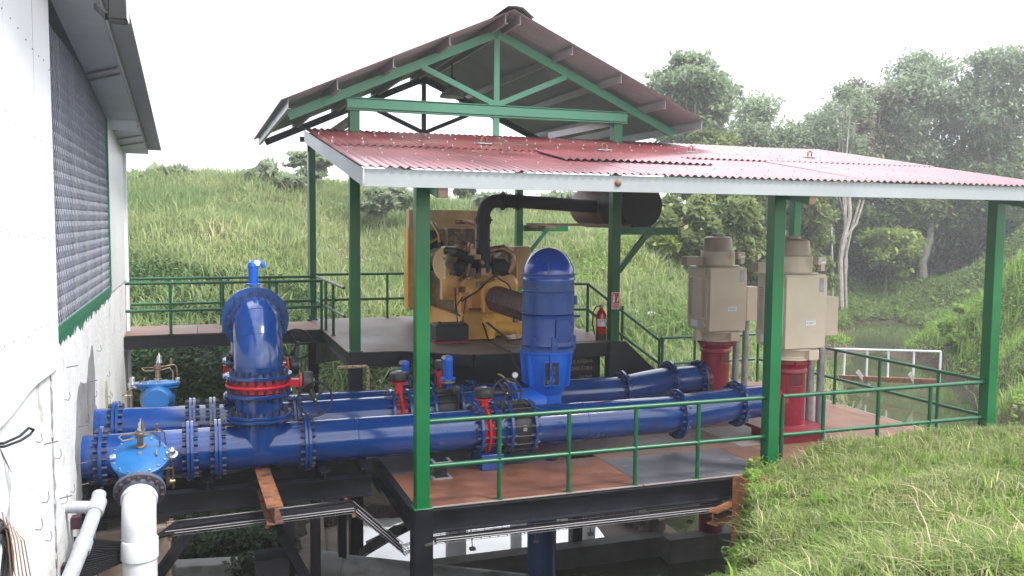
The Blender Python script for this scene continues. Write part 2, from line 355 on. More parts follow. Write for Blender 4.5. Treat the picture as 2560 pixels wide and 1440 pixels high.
railing('green handrail along the back edge of the upper deck behind the radiator',[(-.1,8.86,ZU),(4.45,8.86,ZU)],[(1.45,8.86,ZU),(3.2,8.86,ZU)],hr=.92,zm=.4)
# tank under the upper deck
t=thing('fuel_tank',(2.8,5,.02),'black steel fuel tank with ochre stencilled letters under the raised deck','tank')
MB().box((1.2,4.62,.02),(4.36,6.3,.80)).build('shell',M['black'],t,bevel=.015)
b=MB()
for x in (1.22,2.4,3.3): b.box((x,4.585,.04),(x+.05,4.617,.79))
b.build('rib',M['black'],t)
for k,(s_,z_,x0) in enumerate((('DE RESERVA',.69,3.79),('COMBUSTIBLE',.57,3.73),('GALONES',.41,3.95))):
    wd=(.41,.47,.25)[k]
    text_mesh('lettering',s_,(x0,4.617,z_),(1,0,0),(0,0,1),.06,M['stencil'],t,width=wd)
t=thing('pale_handle_pipe',(.1,3.9,.7),'L shaped cream pipe handle with rust spots beside the black column','pipe')
MB().tube([(-.32,3.95,.93),(.1,3.95,.93),(.13,3.95,.91),(.14,3.95,.88),(.14,3.95,.42)],.025,10).build('bar',mat('spotted_cream_paint',(.55,.42,.25),.5,var=.1,col2=(.2,.07,.02),c2lo=.52,c2hi=.56,c2scale=26),t)
MB().box((.02,3.93,.40),(.2,3.99,.42)).build('foot_plate',M['cond'],t)

# ---- stair down
t=thing('steel_stair',(5.2,5,0),'short black steel stair from the raised deck down behind the red pumps','stair')
for yy in (4.75,5.42): MB().prism([(4.58,yy,ZU-.02),(4.58,yy,ZU-.24),(5.85,yy,-.0),(6.1,yy,.01),(6.1,yy,.06)],(0,.03,0)).build('stringer',M['black'],t,smooth=0)
for i in range(5): MB().box((4.68+i*.27,4.785,ZU-.21-i*.2),(4.94+i*.27,5.415,ZU-.19-i*.2)).build('tread',M['greyplate'],t,smooth=0)
t=thing('pipe_railing',(4.5,5.5,ZU),'green stair handrail sloping down to the lower deck behind the extinguisher','railing','green pipe handrails')
for h in (.92,.45): MB().tube([(3.4,5.5,ZU+h),(4.5,5.5,ZU+h-.03),(6.02,5.5,h-.02 if h>.5 else .45)],.027,10).build('rail',M['dgreen'],t)
for x,zb,zt in ((4.5,ZU,ZU+.9),(5.22,.62,.62+.96),(6.02,.0,.94)): MB().cyl((x,5.5,zb),(x,5.5,zt),.026,n=10).build('baluster',M['dgreen'],t)

# ---- walkway to the pump house
t=thing('walkway',(-1.8,7.8,.85),'narrow rusty walkway bridging from the white pump house to the raised deck','walkway')
for i,(a,c) in enumerate(((-3.48,-2.3),(-2.292,-1.2),(-1.192,-.13))): MB().box((a,7.22,ZU-.012),(c,8.6,ZU)).build('deck_plate',M['rust2'] if i else M['rust'],t,smooth=0)
for yy in (7.24,8.55): MB().ibeam((-3.48,yy,ZU-.13),(-.13,yy,ZU-.13),.1,.22).build('beam',M['black'],t,smooth=0)
yf,yb=7.25,8.55
railing('green handrail on the near side of the walkway by the white wall',[(-3.46,yf,ZU),(-.1,yf,ZU)],[(X(u,yf),yf,ZU) for u in (293,429,560,693)]+[(-.12,yf,ZU)],hr=.9,zm=.42)
railing('green handrail on the far side of the walkway against the hill',[(-3.46,yb,ZU),(-.1,yb,ZU)],[(X(u,yb),yb,ZU) for u in (303,555,676)],hr=.9,zm=.42)

# ---- lean-to roof on four posts
def post(p,z0,z1,parent,w=.15,base=True,name='post'):
    b=MB().box((p[0]-w/2,p[1]-w/2,z0),(p[0]+w/2,p[1]+w/2,z1)); 
    if base: b.box((p[0]-w/2-.03,p[1]-w/2-.03,z0-.0),(p[0]+w/2+.03,p[1]+w/2+.03,z0+.012))
    return b.build(name,M['green'],parent,bevel=.006)
LT=thing('lean_to_shelter',(4,0,0),'open lean-to shelter with corrugated red roof and green posts over the blue pipes','shelter')
zf,zb_,yfr,ybk=3.655,4.50,-.62,4.42; sl_=(zb_-zf)/(ybk-yfr)
def rz(y): return zf+(y-yfr)*sl_
post((0,0),0.002,rz(0)-.19,LT); post((4.52,0),0.002,rz(0)-.19,LT,.16); post((8.15,0),.002,rz(0)-.19,LT,.16)
post((8.12,4.3),.002,rz(4.3)-.19,LT,.15)
for x,y_ in ((0,0),(4.52,0)): MB().box((x-.105,y_-.105,-3.6),(x+.105,y_+.105,.001)).build('footing_column',M['black'],LT,smooth=0)
def corr(x0,x1,y0,y1,zfun,pitch=.098,amp=.0125,th=.0,off=0.,ny=2,wob=0.,seed=0):
    nx=int((x1-x0)/pitch*8); xs=np.linspace(x0,x1,nx+1); ys=np.linspace(y0,y1,ny+1)
    rg=np.random.default_rng(seed); ph=rg.random(4)*6
    V=[];F=[]
    for j,yv in enumerate(ys):
        for xv in xs:
            wz=wob*(math.sin(xv*2.1+ph[0]+yv)+math.sin(xv*.9+ph[1])*.8)
            V.append((xv,yv,zfun(yv)+off+amp*math.sin(2*math.pi*xv/pitch)+wz))
    for j in range(ny):
        for i in range(nx): F.append((j*(nx+1)+i,j*(nx+1)+i+1,(j+1)*(nx+1)+i+1,(j+1)*(nx+1)+i))
    return V,F
def sheet(V,F,name,parent,mt_top,mt_bot,n=(0,0,1),th=.004,screws=None):
    n=Vector(n)*th; b=MB(); b.add(V,F,0); b.add([Vector(v)-n for v in V],[f[::-1] for f in F],1)
    mts=[mt_top,mt_bot]
    if screws:
        x0,x1,y0,y1,of=screws; mts.append(M['galv']); yy=y0; k=0
        while yy<y1:
            x=x0+.1+(k%2)*.1
            while x<x1-.05: b.cyl((x,yy,rz(yy)+of),(x,yy,rz(yy)+of+.022),.0085,n=6,mi=2); x+=.392
            yy+=.62; k+=1
        return b.build(name,mts,parent,smooth=60)
    return b.build(name,[mt_top,mt_bot],parent,smooth=60)
LAP=1.75
xb=[-.76,2.35,5.4,8.62]
for i in range(3):
    lap=(LAP,1.5,1.62)[i]
    V,F=corr(xb[i],xb[i+1]+.03,yfr,lap+.15,rz,off=.002*i,ny=6,wob=.002,seed=i); sheet(V,F,'roof_sheet',LT,M['roof'],M['mauve'],screws=(xb[i],xb[i+1],yfr+.18,lap-.1,.0))
    V,F=corr(xb[i],xb[i+1]+.03,lap,ybk,rz,off=.014+.002*i+.006*(i==1),ny=6,wob=.003,seed=i+5); sheet(V,F,'roof_sheet',LT,M['roof'],M['mauve'],screws=(xb[i],xb[i+1],lap+.25,ybk-.2,.018))
V,F=corr(1.9,4.0,.62,1.64,rz,off=.030,ny=6,wob=.004,seed=12); sheet(V,F,'roof_patch_sheet',LT,M['roof'],M['mauve'])
b=MB()   # fascia channel, front
b.box((-.72,yfr+.03,rz(yfr)-.19),(8.58,yfr+.036,rz(yfr)-.016)).box((-.72,yfr+.037,rz(yfr)-.19),(8.58,yfr+.10,rz(yfr)-.184))
b.build('fascia',M['galv'],LT,smooth=0)
MB().prism([(-.735,yfr+.03,rz(yfr)-.19),(-.735,ybk-.1,rz(ybk-.1)-.19),(-.735,ybk-.1,rz(ybk-.1)-.014),(-.735,yfr+.03,rz(yfr)-.014)],(.008,0,0)).build('fascia',M['galv'],LT,smooth=0)
for yy in (.9,2.1,3.2): MB().box((-.70,yy-.03,rz(yy)-.16),(8.55,yy+.03,rz(yy)-.03)).build('purlin',M['galvd'],LT,smooth=0)
for x in (0.08,4.6,8.12):
    MB().beam((x,-.56,rz(-.56)-.245),(x,4.2,rz(4.2)-.245),.11,.11).build('rafter',M['green'],LT,smooth=0)
    MB().beam((x,-.574,rz(-.56)-.247),(x,-.565,rz(-.56)-.246),.095,.095).build('rafter_end',M['muf'],LT,smooth=0)
MB().box((-.7,4.34,4.30),(8.5,4.42,4.44)).build('top_beam',M['black'],LT,smooth=0)
for u,v in ((1210,362),(1510,378),(1727,383),(2024,396)):
    # bracket on the roof plane
    k=ray(u,v); tt=(zf-yfr*sl_-CAM.z+CAM.y*sl_+.02)/(k.z-k.y*sl_); p=CAM+k*tt
    b=MB().box((p.x-.10,p.y-.05,p.z+.01),(p.x+.10,p.y+.04,p.z+.022))
    b2=MB().tube([(p.x-.035,p.y,p.z+.02),(p.x-.035,p.y,p.z+.09),(p.x,p.y,p.z+.115),(p.x+.035,p.y,p.z+.09),(p.x+.035,p.y,p.z+.02)],.011,8)
    q=b.build('roof_bracket',M['galv'],LT); b2.build('loop',M['rusti'],q)
p=aty(1545,458,yfr+.028); b=MB().lathe(p+Vector((0,.002,0)),(0,-1,0),[(.038,0),(.042,.006),(.03,.02),(.012,.03)],8); b.build('wasp_nest',M['wood'],LT)

# ---- gable shelter
G=thing('gable_shelter',(2.2,6.5,ZU),'tall gabled shelter with green trusses and red sheet roof above the engine deck','shelter')
GX=2.25
for p,z1,ww in (((0,4.28),4.80,.155),((4.42,4.28),4.78,.16),((-.08,8.95),4.72,.15),((4.4,8.95),4.72,.15)):
    post(p,ZU+.008,z1,G,ww)
AZ=6.10; EZ=4.66; EX=3.22
def truss(y,mt,beam=True):
    t=MB().beam((GX,y,AZ),(GX-EX,y,EZ),.06,.13)
    t.beam((GX,y+.001,AZ),(GX+EX,y+.001,EZ),.06,.13); t.build('top_chord',mt,G,smooth=0)
    MB().box((GX-.045,y-.03,4.5),(GX+.045,y+.03,AZ-.02)).build('king_post',mt,G,smooth=0)
    for s_ in (-1,1):
        MB().beam((GX+s_*.02,y-.002,4.99),(GX+s_*1.2,y-.002,5.50),.05,.085).build('web_brace',mt,G,smooth=0)
truss(4.2,M['glare_green'])
MB().ibeam((-.13,4.2,4.885),(4.56,4.2,4.885),.12,.19,.012).box((-.12,4.135,4.82),(4.55,4.17,4.95)).build('tie_beam',M['glare_green'],G,smooth=0)
truss(8.95,M['black'])
MB().box((-.3,8.9,4.7),(4.75,9.0,4.8)).build('tie_beam',M['black'],G,smooth=0)
for x in (-.02,4.42): MB().box((x-.04,4.3,4.6),(x+.04,8.85,4.72)).build('side_beam',M['galvd'],G,smooth=0)
MB().beam((3.2,4.35,4.55),(4.3,4.35,4.8),.05,.1).build('web_brace',M['galvd'],G,smooth=0)
yA,yB=3.38,9.75
ms=(AZ-EZ)/EX
def gz(x): return AZ+.20-abs(x-GX)*ms
for s_ in (-1,1):
    # purlins (C channels)
    for k,dx in enumerate((.12,.98,1.82,2.62,3.30)):
        x=GX+s_*dx; zt=gz(x)-.025; 
        b=MB().box((x-.004,yA+.05,zt-.125),(x+.004,yB-.05,zt)).box((x-.004 if s_<0 else x-.045,yA+.05,zt-.131),(x+.045 if s_<0 else x+.004,yB-.05,zt-.126)).box((x-.004 if s_<0 else x-.045,yA+.05,zt+.001),(x+.045 if s_<0 else x+.004,yB-.05,zt+.004))
        b.build('purlin',M['galv'] if k==4 else M['galvd'],G,smooth=0)
    xe=GX+(3.32 if s_>0 else -3.40); nn=int((yB-yA)/.098*8); V=[];F=[]
    for i in range(nn+1):
        yy=yA+(yB-yA)*i/nn; d=.012*math.sin(2*math.pi*yy/.098)
        V.append((GX,yy,gz(GX)+d)); V.append((xe,yy,gz(xe)+d))
    for i in range(nn): F.append((2*i,2*i+1,2*i+3,2*i+2) if s_>0 else (2*i,2*i+2,2*i+3,2*i+1))
    sheet(V,F,'roof_sheet',G,M['roof'],M['mauve'])
MB().prism([(GX-.3,yA-.06,gz(GX-.3)+.02),(GX-.12,yA-.06,gz(GX)+.03),(GX,yA-.06,gz(GX)+.045),(GX+.12,yA-.06,gz(GX)+.03),(GX+.3,yA-.06,gz(GX+.3)+.02),(GX+.12,yA-.06,gz(GX)+.02),(GX,yA-.06,gz(GX)+.03),(GX-.12,yA-.06,gz(GX)+.02)],(0,yB-yA+.1,0)).build('ridge_cap',M['mauve'],G,smooth=30)
# brackets carrying the silencer
for y_,x1 in ((4.28,5.62),(8.95,5.56)):
    MB().box((4.51,y_-.05,2.93),(x1,y_+.05,3.06)).build('bracket_arm',M['green'],G,smooth=0)
    MB().beam((4.5,y_,2.30),(5.05,y_,2.95),.07,.09).build('bracket_brace',M['green'],G,smooth=0)
MB().box((-.155,8.86,1.9),(-.125,8.873,2.0)).build('switch_box',M['tan'],G)
MB().cyl((-.14,8.865,1.2),(-.14,8.865,4.5),.012,n=8).build('conduit',M['galv'],G)
p=aty(1130,205,6.6)
t=thing('bay_lamp',p,'dark bell shaped industrial lamp hanging under the gable roof','lamp')
MB().lathe(p+Vector((0,0,-.28)),(0,0,1),[(.23,0),(.235,.012),(.17,.10),(.08,.17),(.06,.18)],28).build('shade',M['galvd'],t)
MB().lathe(p+Vector((0,0,-.10)),(0,0,1),[(.06,0),(.075,.02),(.075,.15),(.05,.18)],20).build('ballast',M['cast'],t)
MB().cyl(p+Vector((0,0,.08)),p+Vector((0,0,.34)),.012,n=8).build('hanger',M['cast'],t)

# ---- pump house
H=thing('pump_house',(-3.6,2,-2.5),'white pump house with meshed window and rough plaster wall','building')
WX=-3.5; hz=lambda y: 4.36+(8.1-y)*.104
stucco=mat('rough_white_plaster',(.66,.67,.68),.85,var=.08,vscale=1.5,bump=.5,bscale=16,col2=(.36,.32,.27),c2lo=.60,c2hi=.72,c2scale=2.6)
clad=mat('white_corrugated_cladding',(.68,.70,.74),.4,var=.03,vscale=.7)
mesh_g=mat('green_screen_frame',(.01,.13,.07),.5,var=.3,vscale=7)
greym=mat('grey_mortar',(.20,.20,.21),.9,var=.25,vscale=4,bump=.5,bscale=18)
MB().box((-3.9,-4.2,-3.2),(WX,8.0,2.02)).build('plaster_wall',stucco,H,smooth=0)
# corrugated near cladding
def vclad(y0,y1,z0f,z1f,x,mt,pitch=.038,amp=.006,name='cladding'):
    n=int((y1-y0)/pitch*4); V=[];F=[]
    for i in range(n+1):
        yy=y0+(y1-y0)*i/n; xx=x+amp*abs(math.sin(math.pi*yy/pitch)); V+= [(xx,yy,z0f(yy)),(xx,yy,z1f(yy))]
    for i in range(n): F.append((2*i,2*i+1,2*i+3,2*i+2))
    b=MB().add(V,F); return b.build(name,mt,H,smooth=60)
vclad(-4.2,-.29,lambda y:1.80+.02*math.sin(y*3),lambda y:hz(y)-.02,-3.475,clad)
MB().box((-3.9,-4.2,2.025),(-3.487,-.32,5.3)).build('wall',clad,H,smooth=0)
MB().box((-3.9,5.12,2.025),(-3.49,8.0,4.42)).build('wall',clad,H,smooth=0)
vclad(5.16,8.0,lambda y:2.03,lambda y:hz(y)-.02,-3.488,clad,.19,.006)
MB().prism([(-3.9,-4.2,3.25),(-3.9,8.02,3.25),(-3.9,8.02,hz(8)-.03),(-3.9,-4.2,hz(-4.2)-.03)],(.03,0,0)).build('wall',clad,H,smooth=0)
# white corner column strip
MB().box((-3.49,7.86,-2.5),(-3.44,8.02,hz(8)-.04)).build('corner_trim',clad,H,smooth=0)
b=MB(); rg=random.Random(9)
for zr in (2.35,3.1,3.9,4.6):
    for k in range(14): yy=-4.0+k*.28+rg.uniform(-.02,.02); b.lathe((-3.469,yy,zr+rg.uniform(-.02,.02)-k*.012),(1,0,0),[(.006,0),(.006,.006)],6)
b.build('cladding_screws',M['cond'],H)
for yy in (-1.15,-2.3,-3.4): MB().box((-3.469,yy,1.84),(-3.4655,yy+.02,5.0)).build('panel_lap',clad,H,smooth=0)
# window: louvred blind behind chain mesh
wd=MB(); 
wd.box((-3.60,-.3,2.05),(-3.598,5.1,5.0))
W_=MB().box((-3.66,-.32,2.02),(-3.62,5.12,5.0)).build('window',mat('dim_interior',(.11,.12,.165),.6,var=.2),H,smooth=0)
wd.build('louvre',mat('grey_louvre',(.12,.135,.19),.7,var=.35,vscale=.9),W_,smooth=0)
cm=MB(); pz=.075; z=2.08
for j in range(90):
    yb0=-.28+j*.06
    cm.tube([(-3.505,yb0+(.03 if (i+j)%2 else -.03)*.97,2.08+i*.06) for i in range(48)],.0032,3)
cm.build('chain_mesh',mat('grey_mesh_wire',(.24,.26,.31),.6,var=.1),W_,smooth=0)
for yy in (.75,1.85,2.95,4.05): MB().box((-3.57,yy,2.05),(-3.54,yy+.05,4.9)).build('mullion',M['galvd'],W_,smooth=0)
MB().box((-3.52,-.30,2.022),(-3.487,5.12,2.12)).build('sill',mesh_g,W_,smooth=0)
MB().box((-3.52,5.06,2.13),(-3.48,5.12,4.6)).build('frame',mesh_g,W_,smooth=0)
V=[];F=[];n=150   # dripped green paint under the sill
rg=random.Random(3); dr=[rg.random()**2*.13+.015 for _ in range(n+3)]; dr=[(dr[i]+dr[i+1]+dr[i+2])/3+(.05 if i%17==4 else 0) for i in range(n+1)]
for i in range(n+1):
    yy=-.29+5.4*i/n; V+=[(-3.4965,yy,2.03),(-3.4965,yy,2.01-dr[i])]
for i in range(n): F.append((2*i,2*i+1,2*i+3,2*i+2))
MB().add(V,F).build('paint_drips',mesh_g,H,smooth=0)
# eave / verge
nn=int(12.6/.076*6); V=[];F=[]
for i in range(nn+1):
    yy=-4.4+12.6*i/nn; dz=.010*math.sin(2*math.pi*yy/.076); V+=[(-3.95,yy,hz(yy)+.06+dz),(-2.86,yy,hz(yy)+.04+dz)]
for i in range(nn): F.append((2*i,2*i+1,2*i+3,2*i+2))
sheet(V,F,'roof_sheet',H,M['galv'],M['galv'])
MB().prism([(-3.09,-4.4,hz(-4.4)-.06),(-3.09,8.15,hz(8.15)-.06),(-3.09,8.15,hz(8.15)+.035),(-3.09,-4.4,hz(-4.4)+.035)],(.012,0,0)).build('verge_board',M['galv'],H,smooth=0)
sof=mat('grey_soffit',(.55,.60,.66),.5,var=.12,vscale=1)
MB().prism([(-3.5,-4.4,hz(-4.4)-.05),(-3.092,-4.4,hz(-4.4)-.05),(-3.092,8.15,hz(8.15)-.05),(-3.5,8.15,hz(8.15)-.05)],(0,0,.008)).build('soffit',sof,H,smooth=0)
for yy in (2.6,2.9,6.0,6.7,7.3): MB().beam((-3.48,yy,hz(yy)-.075),(-3.1,yy-.35,hz(yy-.35)-.065),.03,.02).build('batten',M['galvd'],H,smooth=0)
MB().prism([(-3.5,5.2,hz(5.2)-.06),(-3.1,5.2,hz(5.2)-.06),(-3.1,5.5,hz(5.5)-.16),(-3.5,5.5,hz(5.5)-.16)],(0,.02,0)).build('soffit_step',sof,H,smooth=0)
# mortar patch, seam and rebar stubs
def blob(name,cy,cz,ry,rz_,mt,seed,x=-3.497,n=40,tall=0):
    rg=random.Random(seed); pts=[]
    for i in range(n):
        a=2*math.pi*i/n; k=1+.12*math.sin(3*a+seed)+.07*math.sin(7*a)+rg.uniform(-.03,.03); pts.append((x,cy+ry*k*math.cos(a),cz+rz_*k*math.sin(a)))
    return MB().prism(pts,(.004,0,0)).build(name,mt,H,smooth=0)
blob('mortar_patch',1.75,.55,1.05,.72,greym,2); blob('mortar_patch',2.35,1.05,.4,.5,greym,5,x=-3.4955)
blob('damp_stain',4.1,.35,.25,.5,mat('algae_stain',(.40,.38,.26),.9,var=.2),9,x=-3.498)
b=MB(); rg=random.Random(5)
b.tube([(-3.498,-.62+rg.uniform(-.02,.02),-1.2+i*.05) for i in range(61)],[rg.uniform(.006,.02) for i in range(61)],5)
b.build('mortar_seam',greym,H)
for i in range(34):
    yy=rg.uniform(-2.2,4.6); zz=rg.uniform(-.6,1.75)
    if zz>1.75+.0*yy: continue
    a=rg.uniform(-.4,.4); l=rg.uniform(.05,.11); b=MB()
    if rg.random()<.45: b.cyl((-3.51,yy,zz),(-3.40,yy+l*.5,zz+.01),.006,n=6)
    else: b.tube([(-3.5,yy,zz),(-3.47,yy+l*.5,zz-.02),(-3.46,yy+l,zz+.02*a),(-3.47,yy+l*1.3,zz+.05)],.003,5)
    b.build('rebar_stub',M['wire'],H)
# things on the wall
p=atx(283,22,-2.84)
t=thing('flood_light',p,'black floodlight with bright lens clamped to the pump house verge','lamp')
MB().box((p.x-.03,p.y-.12,p.z-.1),(p.x+.10,p.y+.10,p.z+.12)).build('housing',M['cast'],t,bevel=.01)
MB().box((p.x+.101,p.y-.11,p.z-.09),(p.x+.106,p.y+.09,p.z+.11)).build('lens',M['glassd'],t)
MB().beam((p.x-.05,p.y+.06,p.z-.05),(p.x-.16,p.y+.4,p.z+.1),.03,.05).build('arm',M['cast'],t)
p0=atx(40,1110,-3.42)
t=thing('cable_loop',p0,'black looped cable end sticking out of the plaster wall','cable')
MB().tube([atx(-40,1112,-3.47),atx(10,1108,-3.42),atx(50,1090,-3.36),atx(72,1070,-3.33),atx(84,1074,-3.32),atx(76,1086,-3.33),atx(50,1102,-3.35),atx(12,1116,-3.4),atx(-40,1120,-3.47)],.009,8).build('cable',M['rubber'],t)
c=atx(-10,1430,-3.36)
t=thing('cable_coil',c-Vector((0,0,.3)),'coil of black cable hung low on the plaster wall with thin copper wires','cable')
for k in range(9):
    rr=.29-.011*k; b=MB(); b.tube([c+Vector((.012*(k%3)+.01*math.sin(3*a+k),rr*math.cos(a),rr*math.sin(a))) for a in [2*math.pi*i/36 for i in range(36)]],.011,7,closed=True); b.build('cable_turn',M['rubber'],t)
b=MB()
for k in range(6):
    q=atx(5+9*k,1280+12*k,-3.34); b.tube([q,atx(20+8*k,1350,-3.31),atx(30+10*k,1460,-3.3)],.0035,5)
b.build('copper_wires',M['copper'],t)
b=MB()
for k in range(4): b.tube([atx(-5,1110,-3.4),atx(10+6*k,1150+10*k,-3.4),atx(25,1250,-3.36),atx(10+5*k,1330,-3.34)],.0025,5)
b.build('thin_wires',M['cond'],t)
# ================================================================ PIPES AND VALVES
PR=.254; FR=.345; YA,YC,YB=1.4,2.45,3.45
BL=[M['blue'],M['bolt']]
def pipe_part(parent,p,q,r=PR,r1=None,mt=None): return MB().cyl(p,q,r,r1,40).build('pipe_section',mt or M['blue'],parent)
def fl(parent,x,y,z,R_=FR,ax=(1,0,0),pair=True,nb=20,mt=None):
    if pair:
        ax=Vector(ax).normalized()
        for s_ in (-1,1):
            b=MB().flange(Vector((x,y,z))+ax*(.022*s_),ax,R_,.036,PR,nb,both=False,bl=.045) if s_>0 else MB().flange(Vector((x,y,z))-ax*.022,-ax,R_,.036,PR,nb,both=False,bl=.045)
            b.build('flange',mt or BL,parent)
    else: MB().flange((x,y,z),ax,R_,.04,PR,nb).build('flange',mt or BL,parent)
def seam(parent,x,y,z,ax=(1,0,0)): MB().lathe(Vector((x,y,z))-Vector(ax)*.006,ax,[(PR,0),(PR+.004,.006),(PR,.012)],40,cap=False).build('weld_bead',M['blue'],parent)
zA=.475; zC=.50; zB=.40
# --- near line
t=thing('discharge_pipe',(0,YA,zA),'near navy blue flanged pipe running from the white wall to the right motor pump','pipe')
pipe_part(t,(-3.52,YA,zA),(1.04,YA,zA)); pipe_part(t,(1.29,YA,zA),(1.46,YA,zA)); pipe_part(t,(1.78,YA,zA),(4.0,YA,zA))
for x in (-3.3,): fl(t,x,YA,zA,pair=False)
for x in (-2.38,-2.08,-1.08): fl(t,x,YA,zA)
for x in (1.06,1.27,1.46,1.78): fl(t,x,YA,zA,pair=False,nb=16)
fl(t,3.99,YA,zA,.35,pair=False); MB().cyl((4.0,YA,zA),(4.95,YA,zA+.085),PR,.235,40).build('reducer',M['blue'],t); fl(t,4.96,YA,zA+.085,.33,pair=False)
pipe_part(t,(4.96,YA,zA+.085),(5.45,YA,zA+.095),.23)
for x in (-.48,2.55): seam(t,x,YA,zA)
b=MB().lathe((1.46,YA,zA),(1,0,0),[(PR+.02,.02),(PR+.045,.10),(PR+.045,.22),(PR+.02,.30)],36)
for i in range(16):
    a=2*math.pi*(i+.5)/16; yy=YA+.318*math.cos(a); zz=zA+.318*math.sin(a); b.cyl((1.42,yy,zz),(1.83,yy,zz),.012,n=6)
b.build('coupling',M['cast'],t)
MB().box((1.60,YA-.305,zA-.0),(1.65,YA-.300,zA+.08)).build('coupling_tag',M['cond'],t)
# --- middle line
t2=thing('discharge_pipe',(0,YC,zC),'middle navy blue flanged pipe feeding from the domed blue motor','pipe')
pipe_part(t2,(-3.52,YC+.15,zC+.03),(-1.1,YC,zC)); pipe_part(t2,(-1.1,YC,zC),(.18,YC,zC)); pipe_part(t2,(.40,YC,zC),(.74,YC,zC)); pipe_part(t2,(1.12,YC,zC),(1.86,YC,zC))
for x,yy in ((-3.25,YC+.14),(-2.36,YC+.09),(-2.12,YC+.07)): fl(t2,x,yy,zC+.02)
fl(t2,-1.1,YC,zC)
for x in (.17,.40,.74,1.12): fl(t2,x,YC,zC,pair=False,nb=16)
b=MB().lathe((.74,YC,zC),(1,0,0),[(PR+.02,.02),(PR+.045,.10),(PR+.045,.28),(PR+.02,.36)],36)
for i in range(16):
    a=2*math.pi*(i+.5)/16; b.cyl((.70,YC+.318*math.cos(a),zC+.318*math.sin(a)),(1.16,YC+.318*math.cos(a),zC+.318*math.sin(a)),.012,n=6)
b.build('coupling',M['cast'],t2)
fl(t2,1.86,YC,zC,.35)
# --- rear line
t3=thing('discharge_pipe',(0,YB,zB),'rear navy blue flanged pipe rising to the left motor pump','pipe')
pipe_part(t3,(-1.75,YB,zB),(1.0,YB,zB)); pipe_part(t3,(1.22,YB,zB),(4.17,YB,zB))
for x in (1.0,1.22,1.62): fl(t3,x,YB,zB,pair=False,nb=16)
fl(t3,4.17,YB,zB,pair=False); MB().cyl((4.17,YB,zB),(5.04,YB,zB+.12),PR,.235,40).build('reducer',M['blue'],t3); fl(t3,5.05,YB,zB+.12,.34,pair=False)
pipe_part(t3,(5.05,YB,zB+.12),(5.62,YB,zB+.13),.23); fl(t3,5.62,YB,zB+.13,.32,pair=False)
# --- riser with double elbow
RX=-1.61; YR=1.4; zel=1.42; RP=.277; RF=.385; YR2=YC+.15
tr=thing('riser_bend',(RX,YR,.7),'tall navy blue pipe bend rising from the near pipe and over to the middle pipe','pipe bend')
for yy,nm in ((YR,0),(YR2,1)):
    zz=zA if nm==0 else zC
    pipe_part(tr,(RX,yy,zz),(RX,yy,1.12),RP-.01 if nm==0 else PR); pipe_part(tr,(RX,yy,1.30),(RX,yy,zel+.01),RP)
    fl(tr,RX,yy,.84,RF-.01,(0,0,1)); 
    for z in (1.11,1.32): fl(tr,RX,yy,z,RF-.005,(0,0,1),pair=False)
    # mitred elbow of four segments
    yc=YR+.50 if nm==0 else YR2-.50; s_=-1 if nm==0 else 1
    b=MB(); n=40; N_=12; rings=[]
    for i in range(N_+1):
        a=math.pi/2*i/N_; c=Vector((RX,yc+s_*.50*math.cos(a),zel+.50*math.sin(a))); rad=Vector((0,s_*math.cos(a),math.sin(a)))
        rings+=[c+Vector((1,0,0))*(RP*math.cos(q))+rad*(RP*math.sin(q)) for q in [2*math.pi*k/n for k in range(n)]]
    b.add(rings,[(i*n+k,i*n+(k+1)%n,(i+1)*n+(k+1)%n,(i+1)*n+k) for i in range(N_) for k in range(n)]); b.build('elbow',M['blue'],tr)
    for a in (.02,.55,1.05):
        c=Vector((RX,yc+s_*.50*math.cos(a),zel+.50*math.sin(a))); rad=Vector((0,s_*math.cos(a),math.sin(a)))
        MB().tube([c+Vector((1,0,0))*(RP*math.cos(q))+rad*(RP*math.sin(q)) for q in [2*math.pi*k/n for k in range(n)]],.0045,5,closed=True).build('weld_bead',M['blue'],tr)
fl(tr,RX,YR+.52,zel+.5,.395,(0,1,0)); fl(tr,RX,YR2-.52,zel+.5,.385,(0,1,0))
pipe_part(tr,(RX,YR+.5,zel+.5),(RX,YR2-.5,zel+.5),RP)
MB().cyl((RX-.01,YR+.67,zel+.5),(RX-.01,YR+.67,2.28),.07,n=20).build('nozzle',M['blue'],tr)
MB().box((RX-.03,YR-.43,.1),(RX+.03,YR-.42,.12)).build('lug',M['blue'],tr)
def air_valve(p,label,spout=True,s=1.,mt='lblue'):
    t=thing('air_valve',p,label,'valve','blue air release valves')
    p=Vector(p)
    MB().lathe(p,(0,0,1),[(.10*s,0),(.10*s,.018),(.055*s,.02),(.055*s,.04)],24).build('flange',M['cond'],t)
    MB().lathe(p+Vector((0,0,.045)),(0,0,1),[(.105*s,0),(.105*s,.02),(.062*s,.025),(.068*s,.06),(.072*s,.26*s),(.078*s,.265*s),(.078*s,.29*s),(.06*s,.325*s),(.02,.34*s)],28).build('body',M[mt],t)
    if spout:
        zt=p.z+.045+.305*s
        MB().tube([(p.x-.02,p.y,zt),(p.x+.08*s,p.y-.01,zt+.015),(p.x+.13*s,p.y-.02,zt+.0),(p.x+.145*s,p.y-.02,zt-.05)],[.05*s,.045*s,.036*s,.036*s],14).build('spout',M[mt],t)
    else:
        MB().lathe(p+Vector((-.05,-.02,.045+.30*s)),(-.4,-.5,.2),[(.035,0),(.04,.02),(.03,.05)],14).build('plug',M['chrome'],t)
    return t
t=air_valve((RX-.01,YR+.67,2.28),'blue hooked air valve with white badge on top of the tall pipe bend',s=.86)
bb=MB().lathe((RX+.035,YR+.622,2.6),(0.05,-1,.15),[(.001,0),(.038,.002),(.03,.004)],20); o=bb.build('badge',M['white'],t); o.scale=(1,1,1)
air_valve((.98,YC-.0,.9),'blue air valve standing on the middle pipe behind the left front post',False,1.0)
